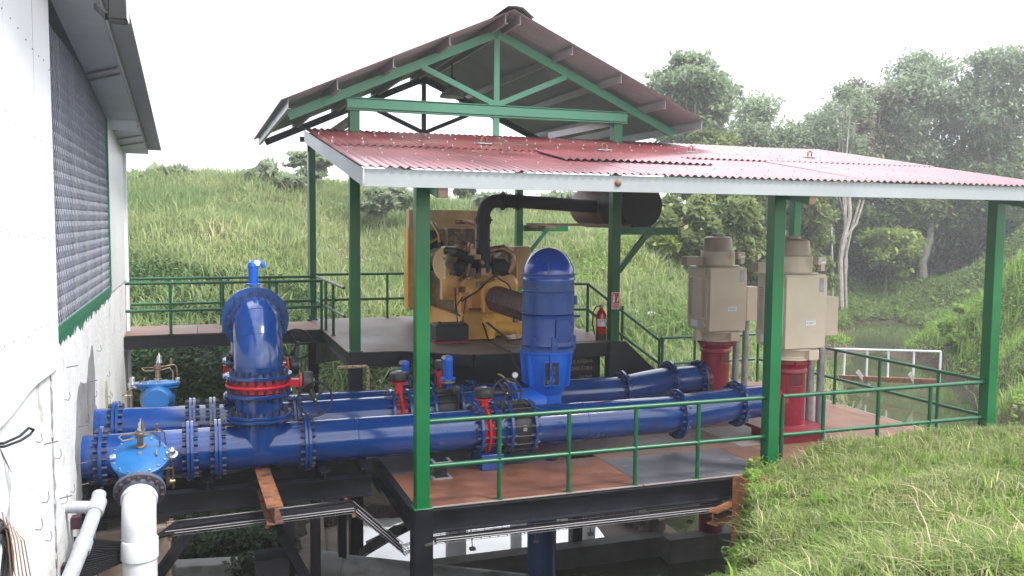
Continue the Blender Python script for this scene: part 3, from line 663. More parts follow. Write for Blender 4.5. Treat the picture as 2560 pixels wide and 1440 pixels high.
MB().cyl((.98,YC,.74),(.98,YC,.905),.05,n=16).build('nozzle',M['blue'],t2)
MB().lathe((1.02,YC-.25,.83),(0,-1,0),[(.055,0),(.055,.02),(.03,.03)],18,mi=1).tube([(1.03,YC-.29,.84),(1.05,YC-.30,.76),(1.04,YC-.3,.55)],.016,8,mi=1).build('drain_cock',[M['blue'],M['cast']],t2)
air_valve((.60,YB,.72),'small blue air valve on the rear pipe half behind the left front post',False,.9)

def handwheel(parent,c,nrm,r,mt='rubber',spokes=3,rot=.5):
    a,sd,tt=frame(nrm); c=Vector(c)
    h=MB().tube([c+sd*(r*math.cos(2*math.pi*i/40))+tt*(r*math.sin(2*math.pi*i/40)) for i in range(40)],.0125,8,closed=True)
    h.lathe(c-a*.03,a,[(.03,0),(.035,.03),(.02,.05)],14)
    for k in range(spokes):
        g=rot+2*math.pi*k/spokes; e=c+sd*(r*math.cos(g))+tt*(r*math.sin(g)); h.beam(c,e,.028,.012,0,up=a)
    o=h.build('handwheel',M[mt],parent)
    MB().lathe(c+a*.02,a,[(.011,0),(.011,.015)],10).build('shaft_tip',M['chrome'],o)
    return o
def bvalve(p,ax,neck,label,wheel_off,wheel_n,wr=.19,fw_=.16,necklen=.12,rot=.5,PR=.254):
    """p centre of disc, ax pipe axis, neck direction of the stem"""
    p=Vector(p); a=Vector(ax).normalized(); nk=Vector(neck).normalized()
    t=thing('butterfly_valve',p-Vector((0,0,.3)),label,'valve','red butterfly valves')
    b=MB().lathe(p-a*fw_/2,a,[(PR+.012,0),(PR+.012,fw_*.38),(PR+.068,fw_*.40),(PR+.078,fw_*.5),(PR+.068,fw_*.6),(PR+.012,fw_*.62),(PR+.012,fw_)],44)
    b.beam(p+nk*.26,p+nk*(.345+necklen),.12,.085,up=a); b.lathe(p+nk*(.34+necklen),nk,[(.07,0),(.105,.008),(.105,.03)],20)
    b.beam(p-nk*.25,p-nk*.37,.09,.08,up=a)
    b.build('body',M['red'],t)
    g=MB(); _,sd,tt=frame(a)
    for i in range(20):
        q=2*math.pi*(i+.5)/20; rb_=PR+.05; e=p+sd*(rb_*math.cos(q))+tt*(rb_*math.sin(q)); g.cyl(e-a*.13,e+a*.13,.0095,n=6)
    g.build('tie_bolts',M['bolt'],t)
    gp=p+nk*(.375+necklen)
    gb=MB().lathe(gp,nk,[(.09,0),(.125,.015),(.13,.09),(.115,.12),(.05,.13)],24); wc=Vector(wheel_off)+gp+nk*.06
    wn=Vector(wheel_n).normalized()
    gb.cyl(gp+nk*.06,wc-wn*.04,.045,.03,14); 
    gbo=gb.build('gearbox',M['cast'],t,bevel=.004)
    MB().lathe(gp+nk*.131,nk,[(.045,0),(.042,.012)],14).build('position_cap',M['cond'],gbo)
    handwheel(t,wc,wn,wr,rot=rot)
    return t
bvalve((RX,YR,1.215),(0,0,1),(1,-.12,0),'red butterfly valve with black handwheel on the near riser of the pipe bend',PR=RP+.025,wheel_off=(.06,-.20,-.17),wheel_n=(.1,-1,.05),wr=.2,rot=.3)
bvalve((RX,YR2,1.215),(0,0,1),(1,-.0,0),'red butterfly valve on the hidden rear riser behind the pipe bend',(.05,.02,.28),(-.3,-1,-.15),.2,.16,.08,rot=1)
bvalve((1.165,YA,zA),(1,0,0),(0,0,1),'red butterfly valve with handwheel on the near pipe beside its black coupling',(.28,-.10,.0),(-.2,-1,.1),.185,.15,.03,rot=.9)
bvalve((.285,YC,zC),(1,0,0),(0,0,1),'red butterfly valve on the middle pipe left of the front post',(.30,-.14,-.02),(-.35,-1,0),.19,.15,.08)
bvalve((1.11,YB,zB),(1,0,0),(0,0,1),'red butterfly valve on the rear pipe just right of the front post',(-.25,-.12,.0),(-.2,-1,.1),.17,.15,.14)
# pressure gauge on the pump elbow
p=aty(1288,938,YC)
t=thing('pressure_gauge',(p.x,YC,.74),'small round pressure gauge on a brass tap beside the blue motor','gauge')
MB().cyl((p.x,YC,.74),(p.x,YC,p.z-.04),.013,n=10).build('stem',M['chrome'],t)
MB().lathe(p+Vector((0,.02,0)),(-.1,-1,.1),[(.045,0),(.045,.025)],24).build('case',M['cond'],t)
MB().lathe(p+Vector((-.003,-.008,.003)),(-.1,-1,.1),[(.037,0),(.037,.003)],24).build('dial',M['white'],t)
MB().tube([(p.x-.0,YC,p.z-.12),(p.x-.10,YC,p.z-.09),(p.x-.2,YC,p.z-.0),(p.x-.26,YC,p.z+.03)],.014,8).build('valve_stem',M['brass'],t)
# ---- pipe supports
t=thing('pipe_stand',(.5,1.0,0),'low black steel I section pipe stand on the rusty deck by the front post','stand')
MB().ibeam((.42,1.05,.115),(.58,1.05,.115),.16,.2,.01).build('stub',M['black'],t); MB().box((.38,.95,.2),(.62,1.15,.21)).build('top_plate',M['cond'],t); MB().box((.38,.94,.0),(.62,1.16,.012)).build('base_plate',M['cond'],t)
t=thing('pipe_saddle',(1.14,1.2,0),'navy blue saddle stand under the near butterfly valve','stand')
MB().box((1.05,1.12,.0),(1.35,1.6,.2)).build('saddle',M['blue'],t,bevel=.01)
t=thing('pipe_rack',(-1.9,1.6,-1),'black steel rack of beams and legs carrying the pipes beside the white wall','rack')
for yy in (1.12,1.75,2.75): MB().ibeam((-3.5,yy,-.03),(-.35,yy,-.03),.16,.24).build('beam',M['black'],t,smooth=0)
for x in (-3.1,-2.2,-.9,-.42): MB().ibeam((x,1.0,.155),(x,2.95,.155),.12,.10).build('cross_beam',M['black'],t,smooth=0)
for x,yy,zb in ((-1.33,1.9,-2.2),(-1.0,1.2,-2.4),(-1.33,.95,-1.2),(-3.3,1.12,-2.4),(-.45,2.75,-2.2)):
    MB().box((x-.055,yy-.055,zb),(x+.055,yy+.055,-.155)).build('leg',M['black'],t,smooth=0)
MB().box((-1.72,.6,-3),(-1.36,.95,-.62)).build('leg',M['black'],t,smooth=0)
MB().beam((-1.45,.62,-.35),(-.95,.75,-1.35),.07,.11).build('brace',M['black'],t,smooth=0)
MB().beam((-2.3,1.0,-.2),(-3.05,.6,-1.1),.07,.11).build('brace',M['black'],t,smooth=0)
MB().beam((-.36,2.7,.05),(-.0,2.2,-.5),.03,.05).build('brace',M['black'],t,smooth=0)
t=thing('rusty_beam_stub',(-1.6,.4,-.1),'rusty steel beam end sticking out from beneath the near blue pipe','beam')
MB().ibeam((-1.60,1.45,.13),(-1.56,-.12,.115),.165,.19,.014).build('stub',M['rusti'],t,smooth=0)
MB().box((-1.64,-.1,.015),(-1.48,-.02,.02)).build('end_plate',M['rusti'],t)
# ---- relief valves
def bolts_ring(b,c,ax,r,n,br,h,mi=0,ph=0):
    a,sd,tt=frame(ax); c=Vector(c)
    for i in range(n):
        g=2*math.pi*(i+ph)/n; e=c+sd*(r*math.cos(g))+tt*(r*math.sin(g)); b.cyl(e,e+a*h,br,n=6,mi=mi)
def relief(cc,n_,out,label,side):
    """cc centre of cover top, n_ cover normal, out outlet normal"""
    n_=Vector(n_).normalized(); out=Vector(out).normalized(); cc=Vector(cc)
    t=thing('relief_valve',cc-n_*.6,label,'valve')
    b=MB().lathe(cc-n_*.42,n_,[(.15,0),(.21,.08),(.225,.2),(.20,.29),(.225,.32),(.27,.325),(.27,.355)],40)
    b.lathe(cc-n_*.24,out,[(.20,0),(.20,.22),(.17,.26)],32); b.lathe(cc-n_*.24,-out,[(.2,0),(.2,.25),(.15,.45)],32)
    b.build('body',M['vblue'],t)
    b=MB().lathe(cc-n_*.062,n_,[(.275,0),(.285,.006),(.285,.034),(.26,.044),(.17,.055),(.15,.062),(.0,.062)],48)
    bolts_ring(b,cc-n_*.025,n_,.262,16,.012,.022,1); b.lathe(cc,n_,[(.025,0),(.022,.02)],8,mi=1); cv=b.build('cover',[M['vblue'],M['chrome']],t)
    # pilot gear
    a,sd,tt=frame(n_)
    X_=Vector((1,0,0)); Y_=n_.cross(X_)
    b=MB(); c0=cc+Y_*.12
    b.lathe(c0,n_,[(.05,0),(.05,.02),(.032,.025),(.032,.14),(.045,.15),(.045,.2),(.03,.21)],12)
    b.tube([c0+n_*.17,c0+n_*.17-X_*.17,c0+n_*.17-X_*.2-Y_*.03,c0+n_*.13-X_*.16-Y_*.05,c0+n_*.13],.009,7)
    b.tube([c0+n_*.17,c0+n_*.2+X_*.2,c0+n_*.16+X_*.24,c0+n_*-.05+X_*.25],.009,7)
    b.tube([c0+n_*.12,c0+n_*.16+X_*.15,c0+n_*.10+X_*.19,cc+X_*.19+Y_*.1],.009,7)
    b.lathe(c0+X_*.17+n_*.21,n_,[(.015,0),(.02,.03),(.01,.08)],8)
    b.build('pilot_piping',M['brass'],t)
    b=MB().lathe(c0+n_*.21+X_*.02,n_,[(.03,0),(.042,.03),(.03,.06),(.032,.1),(.012,.13),(.008,.16)],14); b.build('pilot_cap',M['chrome'],t)
    c1=cc+X_*.31*side-Y_*.02
    b=MB().lathe(c1-n_*.10,n_,[(.03,0),(.05,.03),(.05,.06),(.06,.065),(.06,.085),(.035,.09),(.035,.15),(.01,.17)],16).cyl(c1-n_*.06,c1-n_*.06-X_*.1*side-Y_*.06,.035,n=12)
    b.build('pilot_cap',M['chrome'],t)
    b=MB().tube([c1-n_*.08,c1-n_*.17-Y_*.04,c1-n_*.17-Y_*.06-X_*.12,cc+X_*.16*side-Y_*.04+n_*.02,cc+X_*.16*side-Y_*.0+n_*.04],.010,7).tube([c1-n_*.1,c1-n_*.5],.010,7)
    b.cyl(c1-n_*.2-X_*.05,c1-n_*.45-X_*.05,.018,n=8).lathe(c1-n_*.4-X_*.05,X_,[(.02,0),(.035,.02),(.02,.07)],10); b.build('pilot_piping',M['brass'],t)
    MB().lathe(cc-X_*.255*side-Y_*.03,n_,[(.03,0),(.03,.025),(.02,.03)],12).build('indicator',M['chrome'],t)
    return t
nn_=Vector((0,-.46,.89)); oo=Vector((0,-.89,-.46))
cc=atd(350,1135,9.05)
relief(cc,nn_,oo,'bright blue relief valve with bolted cover and brass tubes before the near pipe',1)
oc=cc-nn_*.24+oo*.30
t=thing('drain_elbow',oc-Vector((0,0,2)),'fat white plastic elbow pipe bolted to the bright blue relief valve by a dark flange','pipe')
fm=mat('slate_flange',(.075,.085,.13),.5,var=.2,vscale=5); fb=mat('rusty_flange_bolt',(.06,.03,.03),.6,var=.3)
b=MB().lathe(oc-oo*.03,oo,[(.245,0),(.25,.005),(.25,.04),(.245,.045),(.19,.047),(.19,.085),(.165,.09)],44); bolts_ring(b,oc+oo*.01,oo,.215,14,.023,.04,1,.5)
b.build('flange',[fm,fb],t)
pp=[oc+oo*.04]; r_=.26; c=oc+oo*.10; 
down=Vector((0,-.0,-1)); e0=(oo*1).normalized()
# bend from oo to down
cen=c+Vector((0,.46,-.89))*r_
for i in range(13):
    a=(R(62.6))*i/12; dvec=(oo*math.cos(a)+Vector((0,.46,-.89))*math.sin(a))
    pos=cen+(-Vector((0,.46,-.89))*math.cos(a)+oo*math.sin(a))*r_
    pp.append(pos)
last=pp[-1]
MB().tube(pp+[last+Vector((0,0,-.16))],.163,32).build('elbow',M['pvc'],t)
MB().lathe(oc+oo*.085,oo,[(.163,0),(.175,.004),(.175,.05),(.168,.055)],36,cap=False).build('socket',M['pvc'],t)
MB().lathe(last+Vector((0,0,-.33)),(0,0,1),[(.168,0),(.178,.004),(.178,.19),(.172,.20)],40).build('socket',M['pvc'],t)
MB().cyl(last+Vector((0,0,-3)),last+Vector((0,0,-.15)),.163,n=40).build('pipe_section',M['pvc'],t)
cc2=Vector((-2.80,3.35,.97))
relief(cc2,(0,.10,1),(0,1,-.1),'bright blue relief valve at the back against the bushes by the wall',-1)
# ---- small PVC line
t=thing('small_drain_pipe',(-3.3,.4,-.5),'thin grey white plastic drain pipe with a tee coming out of the wall','pipe')
a_=atx(245,1258,-3.22); b_=atx(212,1350,-3.28); c_=atx(172,1450,-3.32)
MB().tube([a_+Vector((.0,.12,.05)),a_,b_,c_,c_+(c_-b_)*2],.066,20).build('pipe_section',M['pvcg'],t)
d_=(b_-a_).normalized()
MB().lathe(a_-d_*.03,d_,[(.07,0),(.078,.005),(.078,.2),(.072,.205)],24,cap=False).cyl(a_+d_*.07,a_+d_*.07+Vector((-.3,.05,.02)),.06,n=20).build('tee',M['pvcg'],t)
MB().lathe(b_+d_*.02,d_,[(.07,0),(.078,.005),(.078,.14),(.072,.145)],24,cap=False).build('socket',M['pvcg'],t)
for u,v in ((188,1305),(165,1425)):
    q=atx(u,v,-3.46); MB().box((q.x-.03,q.y-.05,q.z-.06),(q.x+.05,q.y+.05,q.z+.06)).build('pipe_clamp',mat('purple_primer',(.05,.015,.03),.6),t)
# ---- cable tray
t=thing('cable_tray',(-1.5,.6,-.4),'wire basket tray of black cables running under the pipes and deck edge','cable tray')
def tray(a,b,w=.30,h=.055,side=None,name='wire_basket'):
    a=Vector(a); b=Vector(b); d=(b-a); L=d.length; d.normalize(); s_=Vector(side or (0,1,0)); u_=s_.cross(d); u_=-u_ if u_.z<0 else u_
    m_=MB()
    for y_ in (-w/2,-w/6,w/6,w/2): m_.tube([a+s_*y_,b+s_*y_],.003,5)
    for y_ in (-w/2,w/2):
        for zz in (h*.5,h): m_.tube([a+s_*y_+u_*zz,b+s_*y_+u_*zz],.0045,5,mi=1)
    n=int(L/.1)
    for i in range(n+1):
        p=a+d*(L*i/n); m_.tube([p-s_*w/2+u_*h,p-s_*w/2,p+s_*w/2,p+s_*w/2+u_*h],.0035,5)
    return m_.build(name,[M['wire'],M['galvd']],t,smooth=0)
ya_=.45
A0=aty(415,1330,ya_); A1=aty(880,1272,ya_); A2=aty(1006,1378,.3)
tray(A0,A1); tray(A1,A2); tray(aty(1085,1352,-.13),aty(1880,1262,-.13),w=.2)
tray(A2,aty(1085,1352,-.13),w=.2)
cb=MB(); rg=random.Random(4)
for k in range(17):
    o_=-.135+.27*k/16; h_=rg.uniform(.015,.05)
    st=[atx(185,1345+7*k,-3.42)]
    q=[p+Vector((0,o_,h_+.01*math.sin(k+i))) for i,p in enumerate([A0+(A1-A0)*f for f in (.05,.3,.55,.8,1.0)])]
    mid=(st[0]+q[0])/2+Vector((0,0,-.08)); e=[A1+(A2-A1)*f+Vector((0,o_*.9,h_)) for f in (.12,.5,.97)]
    cb.tube(st+[mid]+q+e,.0145,6)
cb.build('cables',M['cable'],t)
cb=MB()
for k in range(7):
    s0=aty(1085,1352,-.13); s1=aty(1880,1262,-.13); o_=-.075+.025*k
    cb.tube([s0+(s1-s0)*f+Vector((0,o_,.014+.006*math.sin(k*3+f*9))) for f in (0,.2,.4,.6,.8,1)],.011,6)
cb.build('cables',M['cable'],t)
for u in (1182,1340,1478,1600,1725,1800):
    p=aty(u,1300,-.13); MB().cyl((p.x,-.05,-.24),(p.x,-.13,-.50),.006,n=6).box((p.x-.03,-.15,-.5),(p.x+.03,-.10,-.47)).build('hanger_rod',M['wire'],t)
for p in (A0+(A1-A0)*.02,A0+(A1-A0)*.52,A1): MB().box((p.x-.02,p.y-.15,p.z-.05),(p.x+.02,p.y+.45,p.z-.01)).build('bracket',M['rusti'],t)
# ================================================================ MACHINES
# ---- blue pump with domed motor
BX,BY=2.47,2.45
t=thing('vertical_pump_motor',(BX,BY,0),'tall blue domed vertical motor on a bright blue pump head','pump')
Z=(0,0,1)
MB().cyl((BX,BY,.0),(BX,BY,1.12),.21,n=40).build('pump_column',M['lblue'],t)
MB().lathe((BX,BY,0),Z,[(.36,0),(.36,.04),(.3,.05)],40).build('base_plate',M['lblue'],t)
b=MB().lathe((BX,BY,.66),Z,[(.21,0),(.24,.05),(.29,.12),(.345,.48),(.35,.60),(.375,.61),(.375,.66)],44)
b.build('pump_head',M['lblue'],t)
for g in (205,255,305,20,100,150):
    a=R(g); d=Vector((math.cos(a),math.sin(a),0)); s_=Vector((-d.y,d.x,0))
    MB().prism([Vector((BX,BY,0))+d*.26+Vector((0,0,.76))-s_*.012,Vector((BX,BY,0))+d*.37+Vector((0,0,.82))-s_*.012,Vector((BX,BY,0))+d*.41+Vector((0,0,1.28))-s_*.012,Vector((BX,BY,0))+d*.28+Vector((0,0,1.28))-s_*.012],s_*.024).build('rib',M['lblue'],t)
# window opening with coupling
a=R(258); d=Vector((math.cos(a),math.sin(a),0)); s_=Vector((-d.y,d.x,0)); c=Vector((BX,BY,.98))+d*.235
pts=[]
for q,(cx,cz) in enumerate(((.09,.17),(-.09,.17),(-.09,-.13),(.09,-.13))):
    for k in range(5):
        g=math.pi/2*q+math.pi/2*k/4; pts.append(c+d*.10+s_*(cx+.02*math.cos(g))+Vector((0,0,cz+.02*math.sin(g))))
f_=MB().prism(pts,d*.012); w1=f_.build('window_opening',mat('cavity_shade_paint',(.012,.018,.04),.6,var=.2),t)  # dark plate painted as the shade inside the opening
ring=MB(); ring.tube([p+d*.014 for p in pts],.012,6,closed=True); ring.build('window_rim',M['lblue'],t)
c2=c+d*.115
MB().lathe(c2+Vector((0,0,-.12)),Z,[(.05,0),(.05,.03),(.03,.04),(.03,.12),(.055,.13),(.055,.2)],16).build('shaft_coupling',M['mblue'],t)
MB().box(tuple(c2+Vector((-.07,-.01,-.12))),tuple(c2+Vector((.04,.03,-.07)))).tube([c2+Vector((.02,0,-.1)),c2+Vector((.07,0,0)),c2+Vector((.03,0,.12))],.008,6).build('seal_piping',M['brass'],t)
b=MB().lathe((BX,BY,1.30),Z,[(.33,0),(.40,.012),(.40,.05),(.36,.06),(.385,.09),(.375,.13),(.375,.46),(.372,.50),(.385,.52)],48).build('motor_foot',M['mblue'],t)
MB().lathe((BX,BY,1.83),Z,[(.372,0),(.377,.004),(.372,.008),(.372,.31),(.385,.32),(.385,.325),(.372,.33),(.372,.55),(.384,.56),(.384,.575)],48).build('motor_body',M['mblue'],t)
pr=[(.382,0),(.382,.02)]+[(.372*math.cos(g),.04+.42*math.sin(g)**.95) for g in [math.pi/2*k/14 for k in range(14)]]+[(.0,.46)]
MB().lathe((BX,BY,2.31),Z,pr,48).build('dome_cap',M['domeblue'],t)
a=R(247); d=Vector((math.cos(a),math.sin(a),0)); MB().tube([Vector((BX,BY,z_))+d*r_ for z_,r_ in ((2.38,.386),(2.5,.372),(2.58,.345))],.010,6).build('lifting_rib',M['mblue'],t)
a=R(283); d=Vector((math.cos(a),math.sin(a),0)); s_=Vector((-d.y,d.x,0)); c=Vector((BX,BY,0))+d*.372
pts=[]
for q,(cx,cz) in enumerate(((.10,1.74),(-.10,1.74),(-.10,1.48),(.10,1.48))):
    for k in range(4):
        g=math.pi/2*q+math.pi/2*k/3; pts.append(c+s_*(cx+.03*math.cos(g))+Vector((0,0,cz+.03*math.sin(g))))
cv=MB().prism([p-d*.03 for p in pts],d*.05).build('terminal_cover',M['mblue'],t,bevel=.005)
b=MB()
for i in (0,3,4,7,8,11,12,15): b.cyl(pts[i]+d*.015-(pts[i]-c-Vector((0,0,1.61)))*.12,pts[i]+d*.032-(pts[i]-c-Vector((0,0,1.61)))*.12,.008,n=6)
b.build('cover_bolts',M['bolt'],cv)
for g in (215,262,330): 
    a=R(g); d=Vector((math.cos(a),math.sin(a),0)); q=Vector((BX,BY,1.42))+d*.38; MB().beam(q-Vector((0,0,.07)),q+Vector((0,0,.10)),.09,.05,up=d).build('foot_lug',M['mblue'],t,bevel=.006)
MB().cyl((BX+.36,BY-.06,1.78),(BX+.46,BY-.1,1.78),.02,n=10).build('fitting',M['mblue'],t)
MB().box((BX+.37,BY-.1,1.95),(BX+.41,BY-.0,2.08)).build('fitting',M['mblue'],t)
MB().cyl((BX-.1,BY-.1,-3.4),(BX-.1,BY-.1,-.02),.21,n=32).build('suction_column',mat('dark_blue_column',(.02,.07,.24),.35,var=.3,vscale=2),t)
# side outlet elbow
b=MB().tube([(BX-.56,BY,zC),(BX-.35,BY,zC),(BX-.1,BY,zC)],.25,32).build('outlet',M['lblue'],t)
MB().flange((BX-.54,BY,zC),(1,0,0),.35,.04,PR,20).build('flange',[M['lblue'],M['bolt']],t)

# ---- engine
EXX=2.47
t=thing('diesel_engine',(EXX,6.6,ZU),'yellow diesel pump engine with tall radiator and brown oily block on the raised deck','engine')
b=MB()
for x in (2.05,2.80): b.ibeam((x,5.2,ZU+.2),(x,8.25,ZU+.2),.12,.34,.02)
for y_ in (5.3,6.4,7.6): b.box((2.1,y_,ZU+.08),(2.75,y_+.12,ZU+.3))
b.build('skid',M['yellow'],t,bevel=.004)
MB().box((1.93,5.0,ZU+.01),(2.5,5.25,ZU+.46)).build('engine_foot',M['yellow'],t,bevel=.01)
MB().box((1.9,8.05,ZU+.01),(2.05,8.3,ZU+.30)).build('engine_foot',M['yellow'],t,bevel=.01)
# flywheel bell housing
b=MB().lathe((EXX,5.62,1.72),(0,-1,0),[(.50,0),(.51,.02),(.51,.06),(.46,.07),(.45,.14),(.38,.20),(.30,.34),(.28,.36)],48); bolts_ring(b,(EXX,5.58,1.72),(0,-1,0),.485,20,.012,.03,1)
b.build('bell_housing',[M['yellow'],M['bolt']],t)
MB().box((EXX-.12,5.10,1.16),(EXX+.42,5.34,1.88)).cyl((EXX+.12,5.33,1.86),(EXX+.12,5.08,1.86),.26,n=32).build('gear_case',M['yellowb'],t,bevel=.02)
MB().box((EXX-.45,5.35,1.25),(EXX-.12,5.5,1.9)).build('side_bracket',M['yellow'],t,bevel=.01)
MB().box((EXX-.22,5.23,2.00),(EXX+.06,5.235,2.10)).build('data_plate',M['engine'],t)
MB().box((EXX-.35,5.2,1.60),(EXX-.12,5.24,1.64)).build('slot_bracket',M['engine'],t)
b=MB(); bolts_ring(b,(EXX+.15,5.1,1.5),(0,-1,0),.24,4,.03,.03); b.build('case_bolts',M['bolt'],t)
MB().cyl((EXX+.0,5.05,1.32),(EXX+1.0,4.75,1.28),.10,n=20).cyl((EXX-.06,5.0,1.14),(EXX-.06,5.0,1.5),.12,n=16).cyl((EXX+.42,4.85,1.12),(EXX+.42,4.85,1.3),.03,n=10).box((EXX+.32,4.75,1.115),(EXX+.52,4.95,1.13)).build('oil_pan_pipe',M['yellowb'],t)
MB().lathe((EXX+.5,5.2,1.45),(0,-1,0),[(.07,0),(.09,.04),(.06,.1),(.07,.13)],14).build('valve_knob',M['brass'],t)
# block and heads
MB().box((EXX-.42,5.65,1.5),(EXX+.42,7.6,2.15)).build('block',M['engine'],t,bevel=.03)
b=MB(); 
for s_ in (-1,1):
    for k in range(6):
        y_=5.75+k*.3; b.beam((EXX+s_*.18,y_,2.1),(EXX+s_*.5,y_,2.55),.24,.30,up=(0,1,0))
b.build('cylinder_heads',M['engine'],t,bevel=.015)
b=MB()
rg=random.Random(8)
for k in range(26):
    b=MB(); x=EXX+rg.uniform(-.45,.45); z_=rg.uniform(1.9,2.6); y_=rg.uniform(5.45,5.7)
    if k%2: b.cyl((x,y_,z_),(x+rg.uniform(-.1,.1),y_-.02,z_+rg.uniform(.05,.22)),rg.uniform(.02,.05),n=10)
    else: b.box((x-.05,y_-.05,z_-.04),(x+rg.uniform(.02,.08),y_+.05,z_+rg.uniform(.03,.12)))
    b.build('fuel_fitting',[M['engine'],M['copper'],M['yellowd']][k%3],t)
for s_ in (-1,1):
    MB().lathe((EXX+s_*.47,5.70,1.98),(-s_*.25,-1,0),[(.24,0),(.25,.03),(.2,.1),(.1,.12)],24).build('side_cover',M['yellow'],t)
    b=MB().tube([(EXX+s_*.15,5.65,2.62),(EXX+s_*.40,5.62,2.66),(EXX+s_*.56,5.62,2.58),(EXX+s_*.60,5.62,2.40),(EXX+s_*.52,5.62,2.22)],.07,14)
    b.build('intake_pipe',M['engine'] if s_<0 else M['copper'],t)
    b=MB().lathe((EXX+s_*.42,5.7,2.3),(0,-1,0),[(.17,0),(.18,.04),(.12,.12),(.05,.16)],20).lathe((EXX+s_*.2,5.66,2.33),(s_,0,0),[(.15,0),(.16,.12),(.15,.25)],20); b.build('turbocharger',M['exh'],t)
b=MB().tube([(EXX-.16,5.55,2.46),(EXX-.5,5.5,2.6),(EXX-.62,5.7,2.62)],.075,14); b.build('air_hose',M['rubber'],t)
MB().tube([(EXX-.45,5.35,1.75),(EXX-.2,5.22,1.93),(EXX+.1,5.2,2.2),(EXX+.35,5.2,2.05),(EXX+.5,5.25,1.85)],.016,8).tube([(EXX-.6,5.2,2.0),(EXX-.62,5.1,1.6),(EXX-.52,5.1,1.5)],.014,8).build('cable_loom',M['rubber'],t)
MB().tube([(EXX-.5,5.1,1.85),(EXX-.62,5.05,1.7),(EXX-.63,4.95,1.45),(EXX-.6,4.9,1.18)],.010,6).tube([(EXX-.44,5.1,1.8),(EXX-.52,5.0,1.5),(EXX-.55,4.9,1.2)],.010,6).build('battery_lead',M['rubber'],t)
# air cleaners
for x0,s_ in ((2.0,-1),(3.32,1)):
    b=MB().box((x0-.1,5.95,1.72 if s_<0 else 1.9),(x0+.22,6.3,2.68)); b.build('air_cleaner_box',M['filt'] if s_<0 else M['yellowd'],t,bevel=.03)
    if s_<0:
        d=Vector((-.85,-.5,0)).normalized(); c=Vector((x0-.08,6.02,2.36)); MB().lathe(c,d,[(.30,-.06),(.31,0),(.30,.02),(.22,.025),(.2,.015),(.0,.015)],36).build('air_cleaner_lid',M['filt'],t)
        MB().box((x0-.16,5.93,1.72),(x0+.16,6.1,2.1)).build('air_duct',M['filt'],t,bevel=.02)
MB().tube([(3.28,6.0,2.62),(3.2,5.8,2.0),(3.12,5.6,1.4)],.025,8).build('stay_rod',M['yellow'],t)
# radiator
b=MB().box((1.70,7.95,1.35),(3.22,8.2,3.36)); rd=b.build('radiator',M['yellowd'],t,bevel=.01)
MB().box((1.60,7.60,1.45),(1.72,7.94,3.0)).build('guard_strip',M['yellow'],t)
MB().box((1.86,7.925,1.5),(3.07,7.945,2.95)).build('radiator_core',mat('radiator_core',(.02,.022,.016),.5,var=.3,vscale=20),rd)
b=MB().lathe((EXX,7.92,2.12),(0,-1,0),[(.70,0),(.72,.02),(.72,.2),(.70,.21),(.685,.2),(.685,0)],48,cap=False); b.build('fan_shroud',M['yellow'],rd)
b=MB().lathe((EXX,7.90,2.12),(0,-1,0),[(.1,0),(.1,.1),(.05,.12)],20)
for k in range(7):
    a=2*math.pi*k/7; b.beam((EXX+.08*math.cos(a),7.84,2.12+.08*math.sin(a)),(EXX+.6*math.cos(a),7.84,2.12+.6*math.sin(a)),.16,.01,up=(.3*math.sin(a),1,-.3*math.cos(a)))
b.build('fan',M['cast'],rd)
for x in (2.02,2.88):
    MB().tube([(x-.22,7.9,3.12),(x-.02,7.7,3.13),(x+.04,7.4,3.08),(x+.10,7.2,2.9),(x+.12,7.2,2.70)],.04,12).build('coolant_pipe',M['copper'],t)
    MB().cyl((x+.12,7.2,2.5),(x+.12,7.2,2.73),.052,n=14).build('hose',M['rubber'],t)
b=MB().box((2.2,6.9,2.3),(2.75,7.4,3.0)).box((2.3,6.5,2.3),(2.45,6.9,2.72)); b.build('header_tank',M['engine'],t,bevel=.02)
MB().lathe((2.33,6.3,2.62),(0,0,1),[(.10,0),(.12,.05),(.11,.12),(.05,.16)],16).build('breather',M['rusti'],t)
# drive shaft guard (bolted across to the pump)
b=MB(); g0=Vector((EXX+.12,5.05,1.80)); g1=Vector((EXX+.05,2.85,1.78))
b.tube([g0,g1],[.22,.19],14)
gd=b.build('shaft_guard',M['guard'],t,smooth=0)
b=MB()
for k in range(22):
    p=g0+(g1-g0)*(k/21.); rr=.225-.03*k/21
    b.tube([p+Vector((rr*math.cos(2*math.pi*i/14),0,rr*math.sin(2*math.pi*i/14))) for i in range(14)],.006,4,closed=True)
for i in range(14):
    a=2*math.pi*i/14; b.tube([g0+Vector((.226*math.cos(a),0,.226*math.sin(a))),g1+Vector((.196*math.cos(a),0,.196*math.sin(a)))],.005,4)
b.build('guard_mesh',M['rusti'],gd)
b=MB().tube([(EXX-.14,4.98,1.45),(EXX-.0,4.6,1.28),(EXX+.03,4.2,1.2),(EXX+.02,3.6,1.3),(EXX-.08,2.9,1.5)],.02,8).tube([(EXX-.17,4.98,1.40),(EXX-.22,4.5,1.16),(EXX-.22,3.45,1.13),(EXX-.12,3.4,.9),(EXX+.0,3.0,.72),(EXX+.02,2.75,.68)],.016,8)
b.build('hose',M['rubber'],t)
t=thing('battery',(1.6,4.9,ZU),'dark battery box on the deck beside the yellow engine','battery')
MB().box((1.42,4.75,ZU+.04),(1.98,5.1,ZU+.30)).build('case',M['rubber'],t,bevel=.012)
MB().box((1.40,4.72,ZU+.005),(2.0,5.14,ZU+.04)).build('tray',M['dred'],t)
MB().box((1.44,4.77,ZU+.301),(1.96,5.08,ZU+.32)).cyl((1.5,4.85,ZU+.32),(1.5,4.85,ZU+.36),.02,n=8).cyl((1.88,4.85,ZU+.32),(1.88,4.85,ZU+.36),.02,n=8).build('lid',M['cast'],t)
